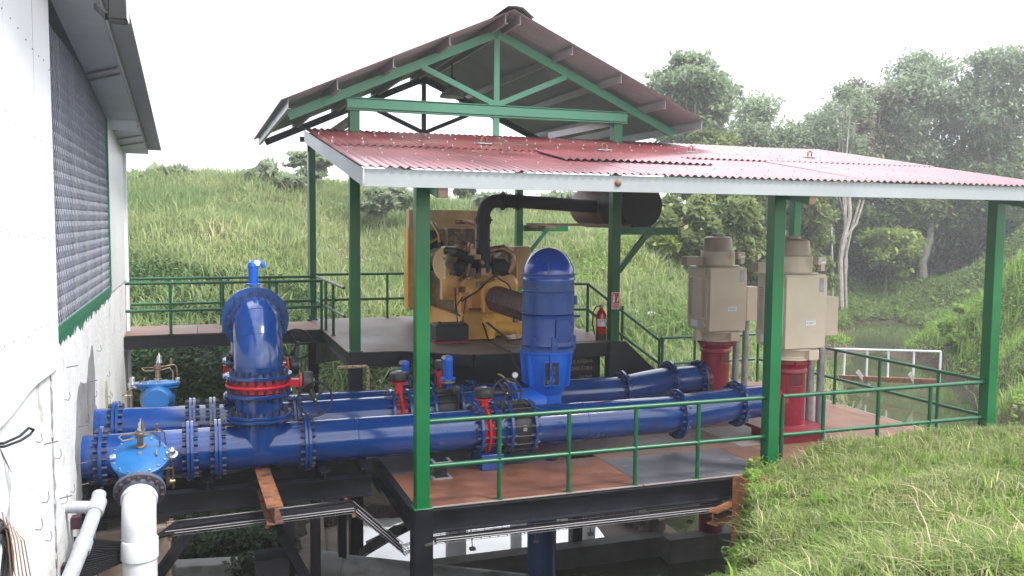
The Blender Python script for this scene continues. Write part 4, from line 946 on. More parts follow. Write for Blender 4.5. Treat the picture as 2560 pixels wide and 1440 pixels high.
# exhaust
t=thing('exhaust_pipe',(EXX+.05,5.6,2.3),'dark rust black exhaust pipe elbowing up from the engine across to the silencer','pipe')
x0,y0=EXX+.03,5.6; zt=3.50
b=MB().tube([(x0,y0,2.25),(x0,y0,2.95),(x0,y0,3.10)]+arc((x0+.26,y0,3.24),math.pi,math.pi/2,.26,(1,0,0),(0,0,1),8)+[(x0+.6,y0,zt),(4.72,y0,3.42)],.118,24)
b.build('pipe_section',M['exh'],t)
for p,ax in (((x0,y0,3.16),(0,0,1)),((x0,y0,2.80),(0,0,1)),((x0,y0,2.60),(0,0,1)),((3.14,y0,zt-.005),(1,0,0)),((2.86,y0,zt),(1,0,0))):
    MB().flange(p,ax,.165 if ax[0] or p[2]>3 else .14,.03,nb=8,br=.018,bi=0).build('clamp_flange',M['exh'],t)
t=thing('exhaust_silencer',(5.05,6.9,3.06),'large brown drum silencer lying on green brackets under the red roof','silencer')
b=MB().lathe((5.06,4.52,3.44),(0,1,0),[(.0,0),(.40,.0),(.41,.02),(.41,.9)],44); b.build('end_drum',M['exh'],t)
MB().lathe((5.06,5.40,3.44),(0,1,0),[(.39,0),(.405,.02),(.405,1.3),(.36,1.46),(.24,1.54),(.12,1.58),(.12,1.95)],44).build('drum',M['muf'],t)
MB().box((4.75,4.7,3.05),(5.35,4.95,3.1)).build('cradle',M['exh'],t)
t=thing('timber_plank',(4.9,6.6,3.03),'reddish brown plank laid across the green brackets under the silencer','plank')
MB().box((4.62,4.4,3.062),(4.80,9.1,3.11)).box((4.6,8.3,3.0),(5.0,8.9,3.055)).build('board',M['wood'],t)
# ---- extinguisher and sign
ex=X(1501,4.25); ez=ZU
t=thing('fire_extinguisher',(ex,4.38,ZU+.01),'red fire extinguisher with black hose standing beside the green post','extinguisher')
yy=4.38; ex=X(1501,yy)
MB().lathe((ex,yy,ZU+.10),Z,[(.085,0),(.088,.01),(.088,.34),(.07,.40),(.035,.44),(.03,.46)],32).build('cylinder',M['sred'],t)
MB().lathe((ex,yy,ZU+.012),Z,[(.092,0),(.092,.10),(.086,.105)],28).build('foot_ring',M['cast'],t)
MB().lathe((ex,yy,ZU+.56),Z,[(.03,0),(.025,.03),(.02,.05)],14).beam((ex-.02,yy,ZU+.60),(ex+.11,yy,ZU+.63),.02,.014).beam((ex-.02,yy,ZU+.615),(ex+.10,yy-.02,ZU+.66),.02,.012).build('valve_head',M['brass'],t)
MB().tube([(ex-.02,yy,ZU+.60),(ex-.10,yy,ZU+.58),(ex-.155,yy,ZU+.48),(ex-.16,yy,ZU+.30),(ex-.12,yy,ZU+.10)],.012,8).build('hose',M['rubber'],t)
b=MB(); V=[];F=[]
for i in range(13):
    a=R(200+i*10); V+=[(ex+.0895*math.cos(a),yy+.0895*math.sin(a),ZU+.25),(ex+.0895*math.cos(a),yy+.0895*math.sin(a),ZU+.38)]
for i in range(12): F.append((2*i,2*i+2,2*i+3,2*i+1))
lb=MB().add(V,F).build('label',M['white'],t)
V=[];F=[];k=0
for (a0,a1,z0,z1) in ((228,250,.355,.37),(228,245,.335,.345),(228,248,.315,.325),(255,272,.355,.37),(255,268,.335,.345),(280,300,.36,.37),(280,296,.34,.35),(228,300,.275,.285),(232,290,.258,.265)):
    V+=[(ex+.0905*math.cos(R(a)),yy+.0905*math.sin(R(a)),ZU+z_) for a,z_ in ((a0,z0),(a1,z0),(a1,z1),(a0,z1))]; F.append((k,k+1,k+2,k+3)); k+=4
MB().add(V,F).build('label_text',M['ink'],lb)
sx=4.42; ys=4.28-.082
t=thing('extinguisher_sign',(sx,ys,1.6),'red and white fire extinguisher sign on the green post above the extinguisher','sign')
z0,z1=aty(1532,773,ys).z,aty(1532,731,ys).z; xa,xb_=sx-.075,sx+.075
MB().box((xa,ys-.004,z0),(xb_,ys,z1)).build('board',M['white'],t)
hh=z1-z0
MB().box((xa+.01,ys-.006,z0+hh*.33),(xb_-.01,ys-.0045,z1-.012)).box((xa+.01,ys-.006,z0+.012),(xb_-.01,ys-.0045,z0+hh*.29)).build('red_field',M['signred'],t)
zc=z0+hh*.62
b=MB().box((xa+.022,ys-.008,zc-.065),(xa+.058,ys-.0065,zc+.045)).box((xa+.032,ys-.008,zc+.046),(xa+.048,ys-.0065,zc+.065)).box((xa+.018,ys-.008,zc+.066),(xa+.055,ys-.0065,zc+.075))
for k in range(3): b.beam((xb_-.055+k*.012,ys-.007,zc-.055+k*.01),(xb_-.03+k*.006,ys-.007,zc+.03+k*.01),.012,.002,up=(0,1,0))
b.build('pictogram',M['white'],t)
text_mesh('lettering','EXTINTOR',(xa+.014,ys-.0065,z0+.022),(1,0,0),(0,0,1),hh*.17,M['white'],t,width=.122,depth=.001)

# ---- tan motors on red pump heads
def motor(cx,cy,num,label,lbl2):
    t=thing('electric_motor',(cx,cy,1.17),label,'motor','tan motors on red pump heads')
    hw=.345; z0,z1=1.36,2.42
    b=MB().box((cx-hw,cy-hw+.03,z0),(cx+hw,cy+hw,z1)); b.build('motor_body',M['tan'],t,bevel=.015)
    b=MB().box((cx-hw+.0,cy-hw+.002,z0+.005),(cx+hw,cy-hw+.03,z1-.02)).box((cx+hw,cy-hw+.03,z0+.15),(cx+hw+.03,cy+hw-.05,z1-.12)).build('front_cover',M['tan'],t,bevel=.008)
    b=MB().box((cx-hw-.035,cy-hw+.05,z0+.18),(cx-hw,cy+hw-.05,z1-.17)); sp=b.build('side_cover',M['tan'],t,bevel=.01)
    for yv in (cy-hw+.10,cy+hw-.19):
        b=MB()
        for k in range(26): b.box((cx-hw-.040,yv,z0+.24+k*.024),(cx-hw-.034,yv+.085,z0+.252+k*.024))
        b.build('vent_grille',M['tand'],sp)
    for zq in (z0+.09,z1-.08):
        MB().lathe((cx-hw,cy-hw+.16,zq),(-1,0,0),[(.05,0),(.05,.03),(.04,.035)],16).build('knob',M['tan'],t)
    MB().box((cx-hw-.004,cy+.02,z0+.05),(cx-hw-.001,cy+.22,z0+.16)).build('side_label',M['white'],t)
    b=MB().lathe((cx,cy,1.17),Z,[(.27,0),(.31,.01),(.31,.03),(.25,.05),(.30,.14),(.33,.16),(.33,.185)],32).box((cx+.08,cy-.34,1.19),(cx+.25,cy-.2,1.34)).box((cx-.4,cy-.05,1.18),(cx-.3,cy+.06,1.36)); b.build('mounting_ring',M['tan'],t,bevel=.006)
    b=MB(); a8=[(cx+.28*math.cos(R(11.25+22.5*k)),cy+.28*math.sin(R(11.25+22.5*k)),2.44) for k in range(16)]
    b.prism(a8,(0,0,.23)).lathe((cx,cy,2.425),Z,[(.36,0),(.36,.014)],32); b.build('top_housing',M['tan'],t,bevel=.01)
    MB().lathe((cx,cy,2.67),Z,[(.262,0),(.262,.015),(.25,.02),(.232,.20),(.222,.228),(.19,.245),(.11,.25),(.11,.29),(.10,.295)],40).build('fan_cap',M['tand'],t)
    q=MB().box((cx+.13,cy-.40,2.56),(cx+.27,cy-.30,2.67)).box((cx+.20,cy-.38,2.47),(cx+.27,cy-.31,2.56)).build('connection_box',M['tan'],t,bevel=.006)
    MB().box((cx+.18,cy-.405,2.58),(cx+.26,cy-.401,2.61)).cyl((cx+.165,cy-.41,2.63),(cx+.165,cy-.40,2.63),.012,n=10).build('tag_plate',M['white'],q)
    MB().box((cx-.62,cy-.05,2.44),(cx-.30,cy+.12,2.58)).build('terminal_box',M['tand'],t,bevel=.006)
    b=MB().box((cx+hw-.13,cy-hw-.004,z1-.25),(cx+hw-.06,cy-hw-.001,z1-.05)); o=b.build('data_plate',M['cond'],t)
    pw,ph=.165,.088; px_,pz_=cx-.02+(0.02),z0+.37
    pl=MB().box((px_,cy-hw-.004,pz_-ph/2),(px_+pw,cy-hw-.0005,pz_+ph/2)).build('name_plate',M['white'],t)
    fr=MB(); 
    for (a,b_) in (((px_+.005,pz_-ph/2+.005),(px_+pw-.005,pz_-ph/2+.009)),((px_+.005,pz_+ph/2-.009),(px_+pw-.005,pz_+ph/2-.005))): fr.box((a[0],cy-hw-.0055,a[1]),(b_[0],cy-hw-.0042,b_[1]))
    fr.build('plate_border',M['ink'],pl)
    text_mesh('lettering','MOTOR N\u00ba '+num,(px_+.012,cy-hw-.0045,pz_-.018),(1,0,0),(0,0,1),.036,M['ink'],pl,width=pw-.024,depth=.001)
    # junction box on conduits
    j=thing('junction_box',(cx+.55,cy+.25,.0),lbl2,'junction box','tan boxes on grey conduits')
    MB().box((cx+.66,cy+.08,1.47),(cx+.92,cy+.34,2.05)).box((cx+.375,cy+.12,1.50),(cx+.66,cy+.32,1.95)).build('box',M['tan'],j,bevel=.008)
    for dx in (.55,.74):
        MB().cyl((cx+dx,cy+.21,0.01),(cx+dx,cy+.21,1.52),.056,n=20).build('conduit',M['cond'],j)
    MB().lathe((cx+.74,cy+.21,1.30),Z,[(.058,0),(.063,.004),(.063,.14),(.058,.145)],20,cap=False).lathe((cx+.55,cy+.21,1.28),Z,[(.058,0),(.063,.004),(.063,.14),(.058,.145)],20,cap=False).build('conduit_socket',M['cond'],j)
    return t
def head(cx,cy,label,ang,zn,xin):
    t=thing('vertical_pump',(cx,cy,0),label,'pump','red pump heads')
    MB().box((cx-.5,cy-.42,.14),(cx+.52,cy+.42,.19)).box((cx-.38,cy-.34,.0),(cx+.40,cy+.34,.139)).build('base_frame',M['dred'],t,bevel=.004)
    b=MB().lathe((cx,cy,.19),Z,[(.27,0),(.26,.03),(.235,.04),(.235,.78),(.26,.80),(.26,.83),(.245,.86),(.29,.93),(.30,.935),(.30,.975)],44); b.build('column',M['dred'],t)
    b=MB().lathe((cx-.1,cy,zn),(-1,0,0),[(.2,0),(.2,cx-.1-xin-.05),(.23,cx-.1-xin-.03),(.23,cx-.1-xin)],36); b.build('inlet',M['dred'],t)
    MB().lathe((cx-.2,cy-.19,zn),(-.2,-1,0),[(.02,0),(.02,.03)],8).build('plug',M['rusti'],t)
    a=R(ang); V=[];F=[]; n=10
    for i in range(n+1):
        g=a-.42+.84*i/n; V+=[(cx+.238*math.cos(g),cy+.238*math.sin(g),.80),(cx+.238*math.cos(g),cy+.238*math.sin(g),1.06)]
    for i in range(n): F.append((2*i,2*i+2,2*i+3,2*i+1))
    wo=MB().add(V,F).build('window_opening',mat('red_cavity_shade_paint',(.10,.012,.015),.6,var=.4,vscale=15,bump=.3,bscale=120),t)  # dark red patch on the column paints in the recess shade
    L_=[Vector(V[2*i]) for i in range(n+1)]+[Vector(V[2*i+1]) for i in range(n,-1,-1)]
    MB().tube(L_,.009,6,closed=True).build('window_rim',M['dred'],wo)
    for g in (200,250,300,340): MB().cyl((cx+.3*math.cos(R(g)),cy+.3*math.sin(R(g)),1.10),(cx+.3*math.cos(R(g)),cy+.3*math.sin(R(g)),1.17),.02,n=8).build('stud',M['dred'],t)
    MB().cyl((cx,cy,-3.4),(cx,cy,-.02),.2,n=28).build('suction_column',M['dred'],t)
    return t
motor(5.86,1.4,'2','near tan box motor on a red pump head right of the middle front post','tan junction box on two grey conduits right of the near motor')
head(5.86,1.4,'near red cylindrical pump head under the right motor',262,.565,5.45)
motor(5.93,3.45,'1','far tan box motor on a red pump head left of the middle front post','tan junction box on two grey conduits right of the far motor')
head(5.93,3.45,'far red cylindrical pump head under the left motor',285,.53,5.64)
# ================================================================ LAND
WZ=-2.5
cp=[]
def C_(u,v,d): p=atd(u,v,d); cp.append((p.x,p.y,p.z))
for a in ((520,1400,12.5),(560,1320,13.4),(460,960,16.5),(620,960,16.8),(560,880,19),(700,950,17.5),(400,860,19),(500,760,22.5),(900,710,31),(1050,720,32),(350,660,25),(700,600,28.5),(500,545,30.5),(340,478,34),(700,462,38),(900,474,44),(1000,500,45),(1150,515,46),(1300,520,46),(1450,522,46),(1500,560,41),(900,600,37),(1600,610,33),(1500,700,30),(1600,750,28),(1700,800,26.5),(1600,850,24.5),(1700,905,22),(1850,930,21),(1680,700,32),(1800,760,33),
  (1990,960,19.5),(2040,1010,19.5),(2035,900,27),(1980,840,33),(2020,800,38),(2050,760,46),(1850,700,44),
  (2100,812,49),(2330,792,51),(2200,748,55),(2320,708,57),(2120,720,56),(2450,690,56),(2560,660,58),
  (2335,845,41),(2400,790,36.5),(2500,715,33),(2560,655,31),(2440,975,29),(2500,905,27),(2560,860,25),(2500,1010,22),(2560,1045,18.5),(2470,1062,19),
  (1900,1215,10.2),(2050,1118,11.25),(2300,1098,11.6),(2560,1092,12.1),(2560,1440,5.0),(2200,1440,5.8),(1980,1440,6.8),(1930,1330,8.0),(1950,1250,9.4)): C_(*a)
cp+=[(-2.25,-9.13,1.5),(-2.4,-7.2,1.35),(-1,-12,1.5),(3,-12,1.5),(-6,-12,1.4),(12,-9,1.6),(20,-6,1.8),(30,0,2.2),(30,15,2.6),(45,30,3),
 (1.6,-5.5,1.0),(0,-6.5,1.25),(-3.5,-5.5,1.2),(4,3,-.6),(7,3,-.8),(1,3,-1.2),(-2,0,-.6),(-1,4.6,-2.0),(-3,4.0,-1.7),(9.4,-.2,.0),(11,1.0,-.9),(13.5,2.6,-1.3),
 (3,10.5,-1.2),(6,10.5,-1.1),(4,13,-.5),(8,10,-1.2),(10,12,-.7),(0,10.5,-1.1),
 (-3,7,-1.2),(0,7,-1.9),(2.5,7.5,-2.0),(5,7.6,-1.5),(6.5,7.4,-1.4),(8.6,6.9,-2.0),
 (-6,4,-1.5),(-8,10,-.5),(-10,25,3.2),(-25,30,4),(-20,10,1),(-20,-10,1.4),
 (0,50,3.6),(-20,60,3),(25,60,1.5),(40,70,0),(-60,100,2),(0,110,1.5),(60,110,1.5),(90,60,2),(90,0,2.4),(90,110,2)]
for u,v in ((2120,840),(2110,900),(2120,960),(2170,1020),(2230,1050),(2300,860),(2340,930),(2370,1000),(2400,1060),(2200,860),(2180,840),(2260,910),(2290,960),(2250,1000),(2330,1050),(2150,900),(2180,980)):
    p=atz(u,v,WZ); cp.append((p.x,p.y,-3.5))
CP=np.array(cp)
def _k(A,B): return np.sqrt(((A[:,None,:]-B[None,:,:])**2).sum(-1)+.25)
_n=len(CP); _A=np.zeros((_n+3,_n+3)); _A[:_n,:_n]=_k(CP[:,:2],CP[:,:2])+np.eye(_n)*-.02
_A[:_n,_n]=1; _A[:_n,_n+1:]=CP[:,:2]; _A[_n,:_n]=1; _A[_n+1:,:_n]=CP[:,:2].T
_w=np.linalg.solve(_A,np.concatenate([CP[:,2],np.zeros(3)]))
SUMP=np.array([(-3.6,-4.6),(0.3,-4.9),(1.55,-3.75),(2.55,-2.45),(3.35,-1.35),(3.75,-.55),(4.3,-.22),(8.9,-.05),(10.2,.9),(13.2,3.2),(16.5,6.6),(21,11.5),(19.5,14.5),(15,11.5),(10.5,7.6),(8.9,6.2),(5.6,6.6),(-.4,6.3),(-1.2,3.4),(-3.6,3.2)])
def sdist(P,poly):
    n=len(poly); d=np.full(len(P),1e9); ins=np.zeros(len(P),bool)
    for i in range(n):
        a=poly[i]; b=poly[(i+1)%n]; e=b-a; w_=P-a; t_=np.clip((w_@e)/(e@e),0,1); q=w_-t_[:,None]*e; d=np.minimum(d,np.sqrt((q**2).sum(1)))
        c1=(a[1]<=P[:,1])&(b[1]>P[:,1]); c2=(a[1]>P[:,1])&(b[1]<=P[:,1]); cr_=e[0]*w_[:,1]-e[1]*w_[:,0]
        ins^=(c1&(cr_>0))|(c2&(cr_<0))
    return np.where(ins,d,-d)
def hgt(x,y,rough=True):
    x=np.asarray(x,float); y=np.asarray(y,float); sh=x.shape; P=np.stack([x.ravel(),y.ravel()],1); out=np.empty(len(P))
    for i in range(0,len(P),20000):
        q=P[i:i+20000]; out[i:i+20000]=_k(q,CP[:,:2])@_w[:_n]+_w[_n]+q@_w[_n+1:]
    if rough: out+=.05*np.sin(P[:,0]*1.7+np.sin(P[:,1]*1.3)*1.5)*np.sin(P[:,1]*1.9+.6)+.03*np.sin(P[:,0]*4.3+1)*np.sin(P[:,1]*3.7)
    sd=sdist(P,SUMP)+.09*np.sin(P[:,0]*5.1+P[:,1]*2)*np.sin(P[:,1]*4.3)+.06*np.sin(P[:,0]*11+P[:,1]*7); k=np.clip((sd+.05)/.55,0,1); k=k*k*(3-2*k); tg=np.where(P[:,0]>-.5,-3.5,np.where(P[:,0]<-1.2,-2.25,-2.25-(P[:,0]+1.2)/.7*1.25))
    out=out*(1-k)+np.minimum(out,tg)*k
    return out.reshape(sh)
xs=np.concatenate([np.arange(-90,-12,6.),np.concatenate([np.arange(-12,-4,.45),np.arange(-4,10.4,.16),np.arange(10.5,40,.45)]),np.arange(40,120,6.)]); ys=np.concatenate([np.arange(-40,-12,4.),np.concatenate([np.arange(-12,-6,.45),np.arange(-6,8,.16),np.arange(8.1,62,.45)]),np.arange(62,200,8.)])
XX,YY=np.meshgrid(xs,ys); ZZ=hgt(XX,YY)
V=np.stack([XX.ravel(),YY.ravel(),ZZ.ravel()],1); nx=len(xs); ny=len(ys)
ii,jj=np.meshgrid(np.arange(nx-1),np.arange(ny-1)); a=(jj*nx+ii).ravel(); F=np.stack([a,a+1,a+1+nx,a+nx],1)
def ground_mat():
    mt=bpy.data.materials.new('ground_soil_and_grass'); mt.use_nodes=True; n=mt.node_tree.nodes; L=mt.node_tree.links; b=n['Principled BSDF']; b.inputs['Roughness'].default_value=.95; b.inputs['Specular IOR Level'].default_value=.15
    g=n.new('ShaderNodeTexCoord'); N=n.new('ShaderNodeTexNoise'); N.inputs['Scale'].default_value=.22; N.inputs['Detail'].default_value=8; N.inputs['Roughness'].default_value=.65; L.new(g.outputs['Object'],N.inputs['Vector'])
    r=n.new('ShaderNodeValToRGB'); e=r.color_ramp.elements; e[0].position=.4; e[0].color=(.055,.095,.022,1); e[1].position=.62; e[1].color=(.15,.115,.085,1); x=e.new(.5); x.color=(.09,.12,.035,1)
    L.new(N.outputs[0],r.inputs[0])
    N2=n.new('ShaderNodeTexNoise'); N2.inputs['Scale'].default_value=6; N2.inputs['Detail'].default_value=8; L.new(g.outputs['Object'],N2.inputs['Vector'])
    mr=n.new('ShaderNodeMapRange'); mr.inputs[1].default_value=.3; mr.inputs[2].default_value=.7; mr.inputs[3].default_value=.5; mr.inputs[4].default_value=1.4; L.new(N2.outputs[0],mr.inputs[0])
    hv=n.new('ShaderNodeHueSaturation'); L.new(r.outputs[0],hv.inputs['Color']); L.new(mr.outputs[0],hv.inputs['Value'])
    # mud below the water line
    sp=n.new('ShaderNodeSeparateXYZ'); L.new(g.outputs['Object'],sp.inputs[0]); m3=n.new('ShaderNodeMapRange'); m3.inputs[1].default_value=-2.1; m3.inputs[2].default_value=-1.5; L.new(sp.outputs[2],m3.inputs[0])
    mx=n.new('ShaderNodeMixRGB'); L.new(m3.outputs[0],mx.inputs[0]); mx.inputs[1].default_value=(.085,.065,.05,1); L.new(hv.outputs[0],mx.inputs[2]); L.new(mx.outputs[0],b.inputs['Base Color'])
    B=n.new('ShaderNodeBump'); B.inputs['Strength'].default_value=.8; B.inputs['Distance'].default_value=.15; L.new(N2.outputs[0],B.inputs['Height']); L.new(B.outputs[0],b.inputs['Normal'])
    return mt
g=npmesh('ground',V,F,ground_mat(),smooth=True); tag(g,kind='structure')
# water
wm=bpy.data.materials.new('canal_water'); wm.use_nodes=True; n=wm.node_tree.nodes; L=wm.node_tree.links; b=n['Principled BSDF']
b.inputs['Base Color'].default_value=(.06,.075,.035,1); b.inputs['Roughness'].default_value=.06; b.inputs['Specular IOR Level'].default_value=.5
tcx=n.new('ShaderNodeTexCoord'); N=n.new('ShaderNodeTexNoise'); N.inputs['Scale'].default_value=1.6; N.inputs['Detail'].default_value=3; L.new(tcx.outputs['Object'],N.inputs['Vector'])
B=n.new('ShaderNodeBump'); B.inputs['Strength'].default_value=.05; B.inputs['Distance'].default_value=.05; L.new(N.outputs[0],B.inputs['Height']); L.new(B.outputs[0],b.inputs['Normal'])
b_=MB().add([(2.0,-4,WZ),(60,-4,WZ),(60,120,WZ),(2.0,120,WZ)],[(0,1,2,3)]); o=b_.build('canal_water',wm,smooth=0); tag(o,kind='structure')
# flooded slab behind the sump wall
T=thing('sump_wall',(2,3.9,-3.5),'shaded concrete sump wall and flooded slab beneath the steel decks','wall')
MB().box((-.75,3.55,-3.6),(5.1,3.85,-2.16)).build('front_wall',M['conc'],T,bevel=.01)
MB().prism([(-.75,3.855,-2.30),(5.6,3.855,-2.30),(5.6,9.5,-2.30),(-.75,9.5,-2.30)],(0,0,.02)).build('slab',M['concb'],T,smooth=0)
MB().prism([(-1.25,1.6,-2.2),(-.75,1.6,-2.3),(-.15,7.2,-2.2),(-.75,7.4,-2.15)],(0,0,.16)).build('ramp_kerb',M['concb'],T,smooth=0)
MB().beam((4.35,6.6,-2.2),(5.3,4.0,-2.15),.18,.2).build('kerb',M['concb'],T,smooth=0)
MB().box((5.0,3.2,-3.6),(7.8,3.5,-2.1)).build('front_wall',M['conc'],T,bevel=.01)
MB().box((4.95,3.86,-2.27),(5.15,5.9,-1.95)).build('kerb',M['concb'],T,smooth=0)
sw=bpy.data.materials.new('shallow_water'); sw.use_nodes=True; bb=sw.node_tree.nodes['Principled BSDF']; bb.inputs['Base Color'].default_value=(.6,.59,.58,1); bb.inputs['Roughness'].default_value=.05; bb.inputs['Specular IOR Level'].default_value=1.0; bb.inputs['Coat Weight'].default_value=.6; bb.inputs['Coat Roughness'].default_value=.03  # silty water, base colour paled to paint in part of the sky reflection
rg=random.Random(2)
pts=[(.1,3.87),(4.2,3.87),(4.35,4.6),(4.0,6.3),(2.6,7.4),(1.2,7.8),(.35,7.0),(.15,5.6),(-.05,4.6)]
o=MB().add([(x,y,-2.272) for x,y in pts],[list(range(len(pts)))]).build('puddle_water',sw,smooth=0); tag(o,kind='structure')
t=thing('buried_drain_pipe',(-.5,2.9,-2.4),'thick grey drain pipe lying across the ground beneath the pipe rack','pipe')
p0=atd(640,1425,11.6); p1=atd(800,1415,12.1); p2=atd(1040,1440,12.3)
MB().tube([p1,p2,p2+(p2-p1)*1.2],.19,24).build('pipe_section',M['pvcd'],t)
MB().lathe(p1,(p2-p1),[(.2,0),(.21,.01),(.21,.28),(.2,.29)],24).build('socket',M['pvcd'],t)
t=thing('concrete_kerb',atd(550,1425,11.5)+Vector((0,0,-.3)),'pale broken concrete kerb among the weeds at the bottom left','kerb')
q0=atd(430,1412,11.2); q1=atd(690,1398,11.8); MB().beam(q0+Vector((0,.1,-.2)),q1+Vector((0,.1,-.2)),.3,.36).build('block',M['pvcd'],t,bevel=.02)
t=thing('concrete_pier',(-3.0,1.3,-2.4),'weathered concrete pier beneath the white wall and pipes','pier')
MB().box((-3.35,1.0,-2.8),(-2.6,1.5,-.25)).build('pier',M['concb'],t,bevel=.02)
# rusty sheet pile
p=atd(1874,1190,10.05)
T=thing('sheet_pile',(p.x,p.y,-3),'orange rusty steel sheet pile standing at the edge of the grass bank','pile')
b=MB(); prof=[(-.19,0),(-.11,0),(-.07,.12),(.02,.12),(.05,.03),(.17,.03),(.17,.045),(.06,.045),(.035,.135),(-.08,.135),(-.12,.015),(-.19,.015)]
R_=Matrix.Rotation(R(-25),3,'Z')
b.prism([Vector((p.x,p.y,-3.2))+R_@Vector((x,-y,0)) for x,y in prof][::-1],(0,0,p.z+3.2)); b.build('pile_web',M['orust'],T,smooth=0,bevel=.004)
q=atd(1790,1285,10.3); MB().ibeam((q.x-.08,q.y-.05,q.z-.03),(q.x+.45,q.y+.25,q.z-.05),.14,.16,.015).build('waler',M['orust'],T,smooth=0)
# weir rail over the canal
T=thing('canal_railing',atz(2220,960,WZ),'white pipe railing on a rusty beam across the green canal','railing')
a0,a1=atd(2085,872,30.5),atd(2352,879,28.0); L0,L1=a0+Vector((0,0,-.88)),a1+Vector((0,0,-.88)); a0=a0-(a1-a0)*.06
MB().tube([a0,a1],.035,8).build('rail',M['pvc'],T)
for f in (.16,.37,.56,.78,1.0):
    q=a0+(a1-a0)*f; MB().cyl(q+Vector((0,0,-.92 if f<1 else -1.0)),q,.034,n=8).build('baluster',M['pvc'],T)
MB().beam(a0+Vector((0,0,-1.0)),a1+Vector((0,0,-.98)),.22,.16).build('beam',M['rusti'],T)
for f,dx in ((.3,.25),(.75,.2)):
    q=a0+(a1-a0)*f+Vector((0,-.2,-1.0)); T2=thing('drift_board',q,('pale broken board stuck against the canal railing on its left','short pale board leaning on the right part of the canal beam')[f>.5],'board'); MB().beam(q+Vector((-dx,0,.3)),q+Vector((dx,0,-.25)),.16,.03,up=(0,1,0)).build('board',M['stone'],T2)

# ---------------------------------------------------------------- leaves and blades
def blades(P,h,w,lean=.5,rng=RNG,up=None):
    n=len(P); az=rng.random(n)*2*np.pi; d=np.stack([np.cos(az),np.sin(az),np.zeros(n)],1)
    s=np.stack([-np.sin(az+rng.normal(0,.6,n)),np.cos(az),np.zeros(n)],1); hh=(h*(.55+.9*rng.random(n)))[:,None] if np.ndim(h)==0 else h[:,None]
    ln=(np.abs(rng.normal(0,lean,n)))[:,None]; ww=(w*(.6+.8*rng.random(n)))[:,None]
    z=np.array([[0,0,1.]])
    b0=P-s*ww/2; b1=P+s*ww/2; m=P+z*hh*.6+d*hh*ln*.35; m0=m-s*ww*.4; m1=m+s*ww*.4
    t=P+z*hh*(1-.25*np.minimum(ln,1.5))+d*hh*ln*1.0
    V=np.stack([b0,b1,m1,m0,t],1).reshape(-1,3); i=np.arange(n)[:,None]*5
    F=np.concatenate([i+np.array([[0,1,2,3]]),i+np.array([[3,2,4,4]])],0)
    return V,F
def npmesh_bl(name,V,n,mt,tint,parent=None):
    # quads + tris built separately so no degenerate faces
    i=np.arange(n)*5
    me=bpy.data.meshes.new(name); L=np.zeros(3)
    if parent is not None:
        r=parent
        while r.parent: r=r.parent
        L=np.array(r.location)
    me.vertices.add(len(V)); me.vertices.foreach_set('co',(V-L).astype(np.float32).ravel())
    li=np.stack([i,i+1,i+2,i+3,i+3,i+2,i+4],1).ravel().astype(np.int32); me.loops.add(len(li)); me.loops.foreach_set('vertex_index',li)
    ls=np.stack([np.arange(n)*7,np.arange(n)*7+4],1).ravel().astype(np.int32); me.polygons.add(2*n); me.polygons.foreach_set('loop_start',ls)
    try: me.polygons.foreach_set('loop_total',np.tile([4,3],n).astype(np.int32))
    except Exception: pass
    me.update(calc_edges=True)
    a=me.attributes.new('tint','FLOAT','POINT'); a.data.foreach_set('value',np.repeat(tint,5).astype(np.float32))
    me.materials.append(mt); o=bpy.data.objects.new(name,me); COL.objects.link(o)
    if parent is not None: o.parent=parent
    return o
def leaves(P,size,rng=RNG,flat=.6,drop=0.):
    n=len(P); az=rng.random(n)*2*np.pi; tl=rng.normal(0,flat,n)
    d=np.stack([np.cos(az)*np.cos(tl),np.sin(az)*np.cos(tl),np.sin(tl)-drop],1); 
    s=np.stack([-np.sin(az),np.cos(az),rng.normal(0,.45,n)],1); s/=np.linalg.norm(s,axis=1)[:,None]
    sz=(size*(.6+.8*rng.random(n)))[:,None]
    V=np.stack([P-d*sz*.5,P+s*sz*.27-d*sz*.03,P+d*sz*.55-np.array([[0,0,1.]])*sz*.1,P-s*sz*.27-d*sz*.03],1).reshape(-1,3)
    F=np.arange(n)[:,None]*4+np.array([[0,1,2,3]])
    return V,F
G_fore=leafmat('bank_grass',(.14,.22,.05),(.41,.44,.20),(.66,.58,.38),.5)
G_hill=leafmat('hill_grass',(.15,.24,.08),(.38,.42,.20),(.55,.50,.32),.5)
G_vine=leafmat('vine_leaf',(.022,.07,.018),(.085,.17,.04),(.20,.26,.07),.3)
G_bright=leafmat('bright_bank_leaf',(.12,.24,.035),(.32,.46,.09),(.45,.50,.18),.5)
def screen(P):
    D=P-np.array(CAM); z=D@np.array(fw); return 1280+FPX*(D@np.array(cr))/z,720+FPX*(D@np.array(cd))/z,z
def vnoise(x,y,s,seed=0):
    return .5+.25*np.sin(x*s+seed+1.3*np.sin(y*s*.7+seed))+.25*np.sin(y*s*1.3+2*seed+1.7*np.sin(x*s*.6))
def scatter(n,x0,x1,y0,y1,vis=True,pad=120):
    x=RNG.uniform(x0,x1,n); y=RNG.uniform(y0,y1,n); z=hgt(x,y); P=np.stack([x,y,z],1)
    if vis:   # only keep ground the photograph could see, with a margin
        u,v,d=screen(P); k=(d>.5)&(u>-500)&(u<3300)&(v>100)&(v<1900); P=P[k]
    return P
bld=lambda P:(P[:,0]<-3.45)&(P[:,1]<8.1)
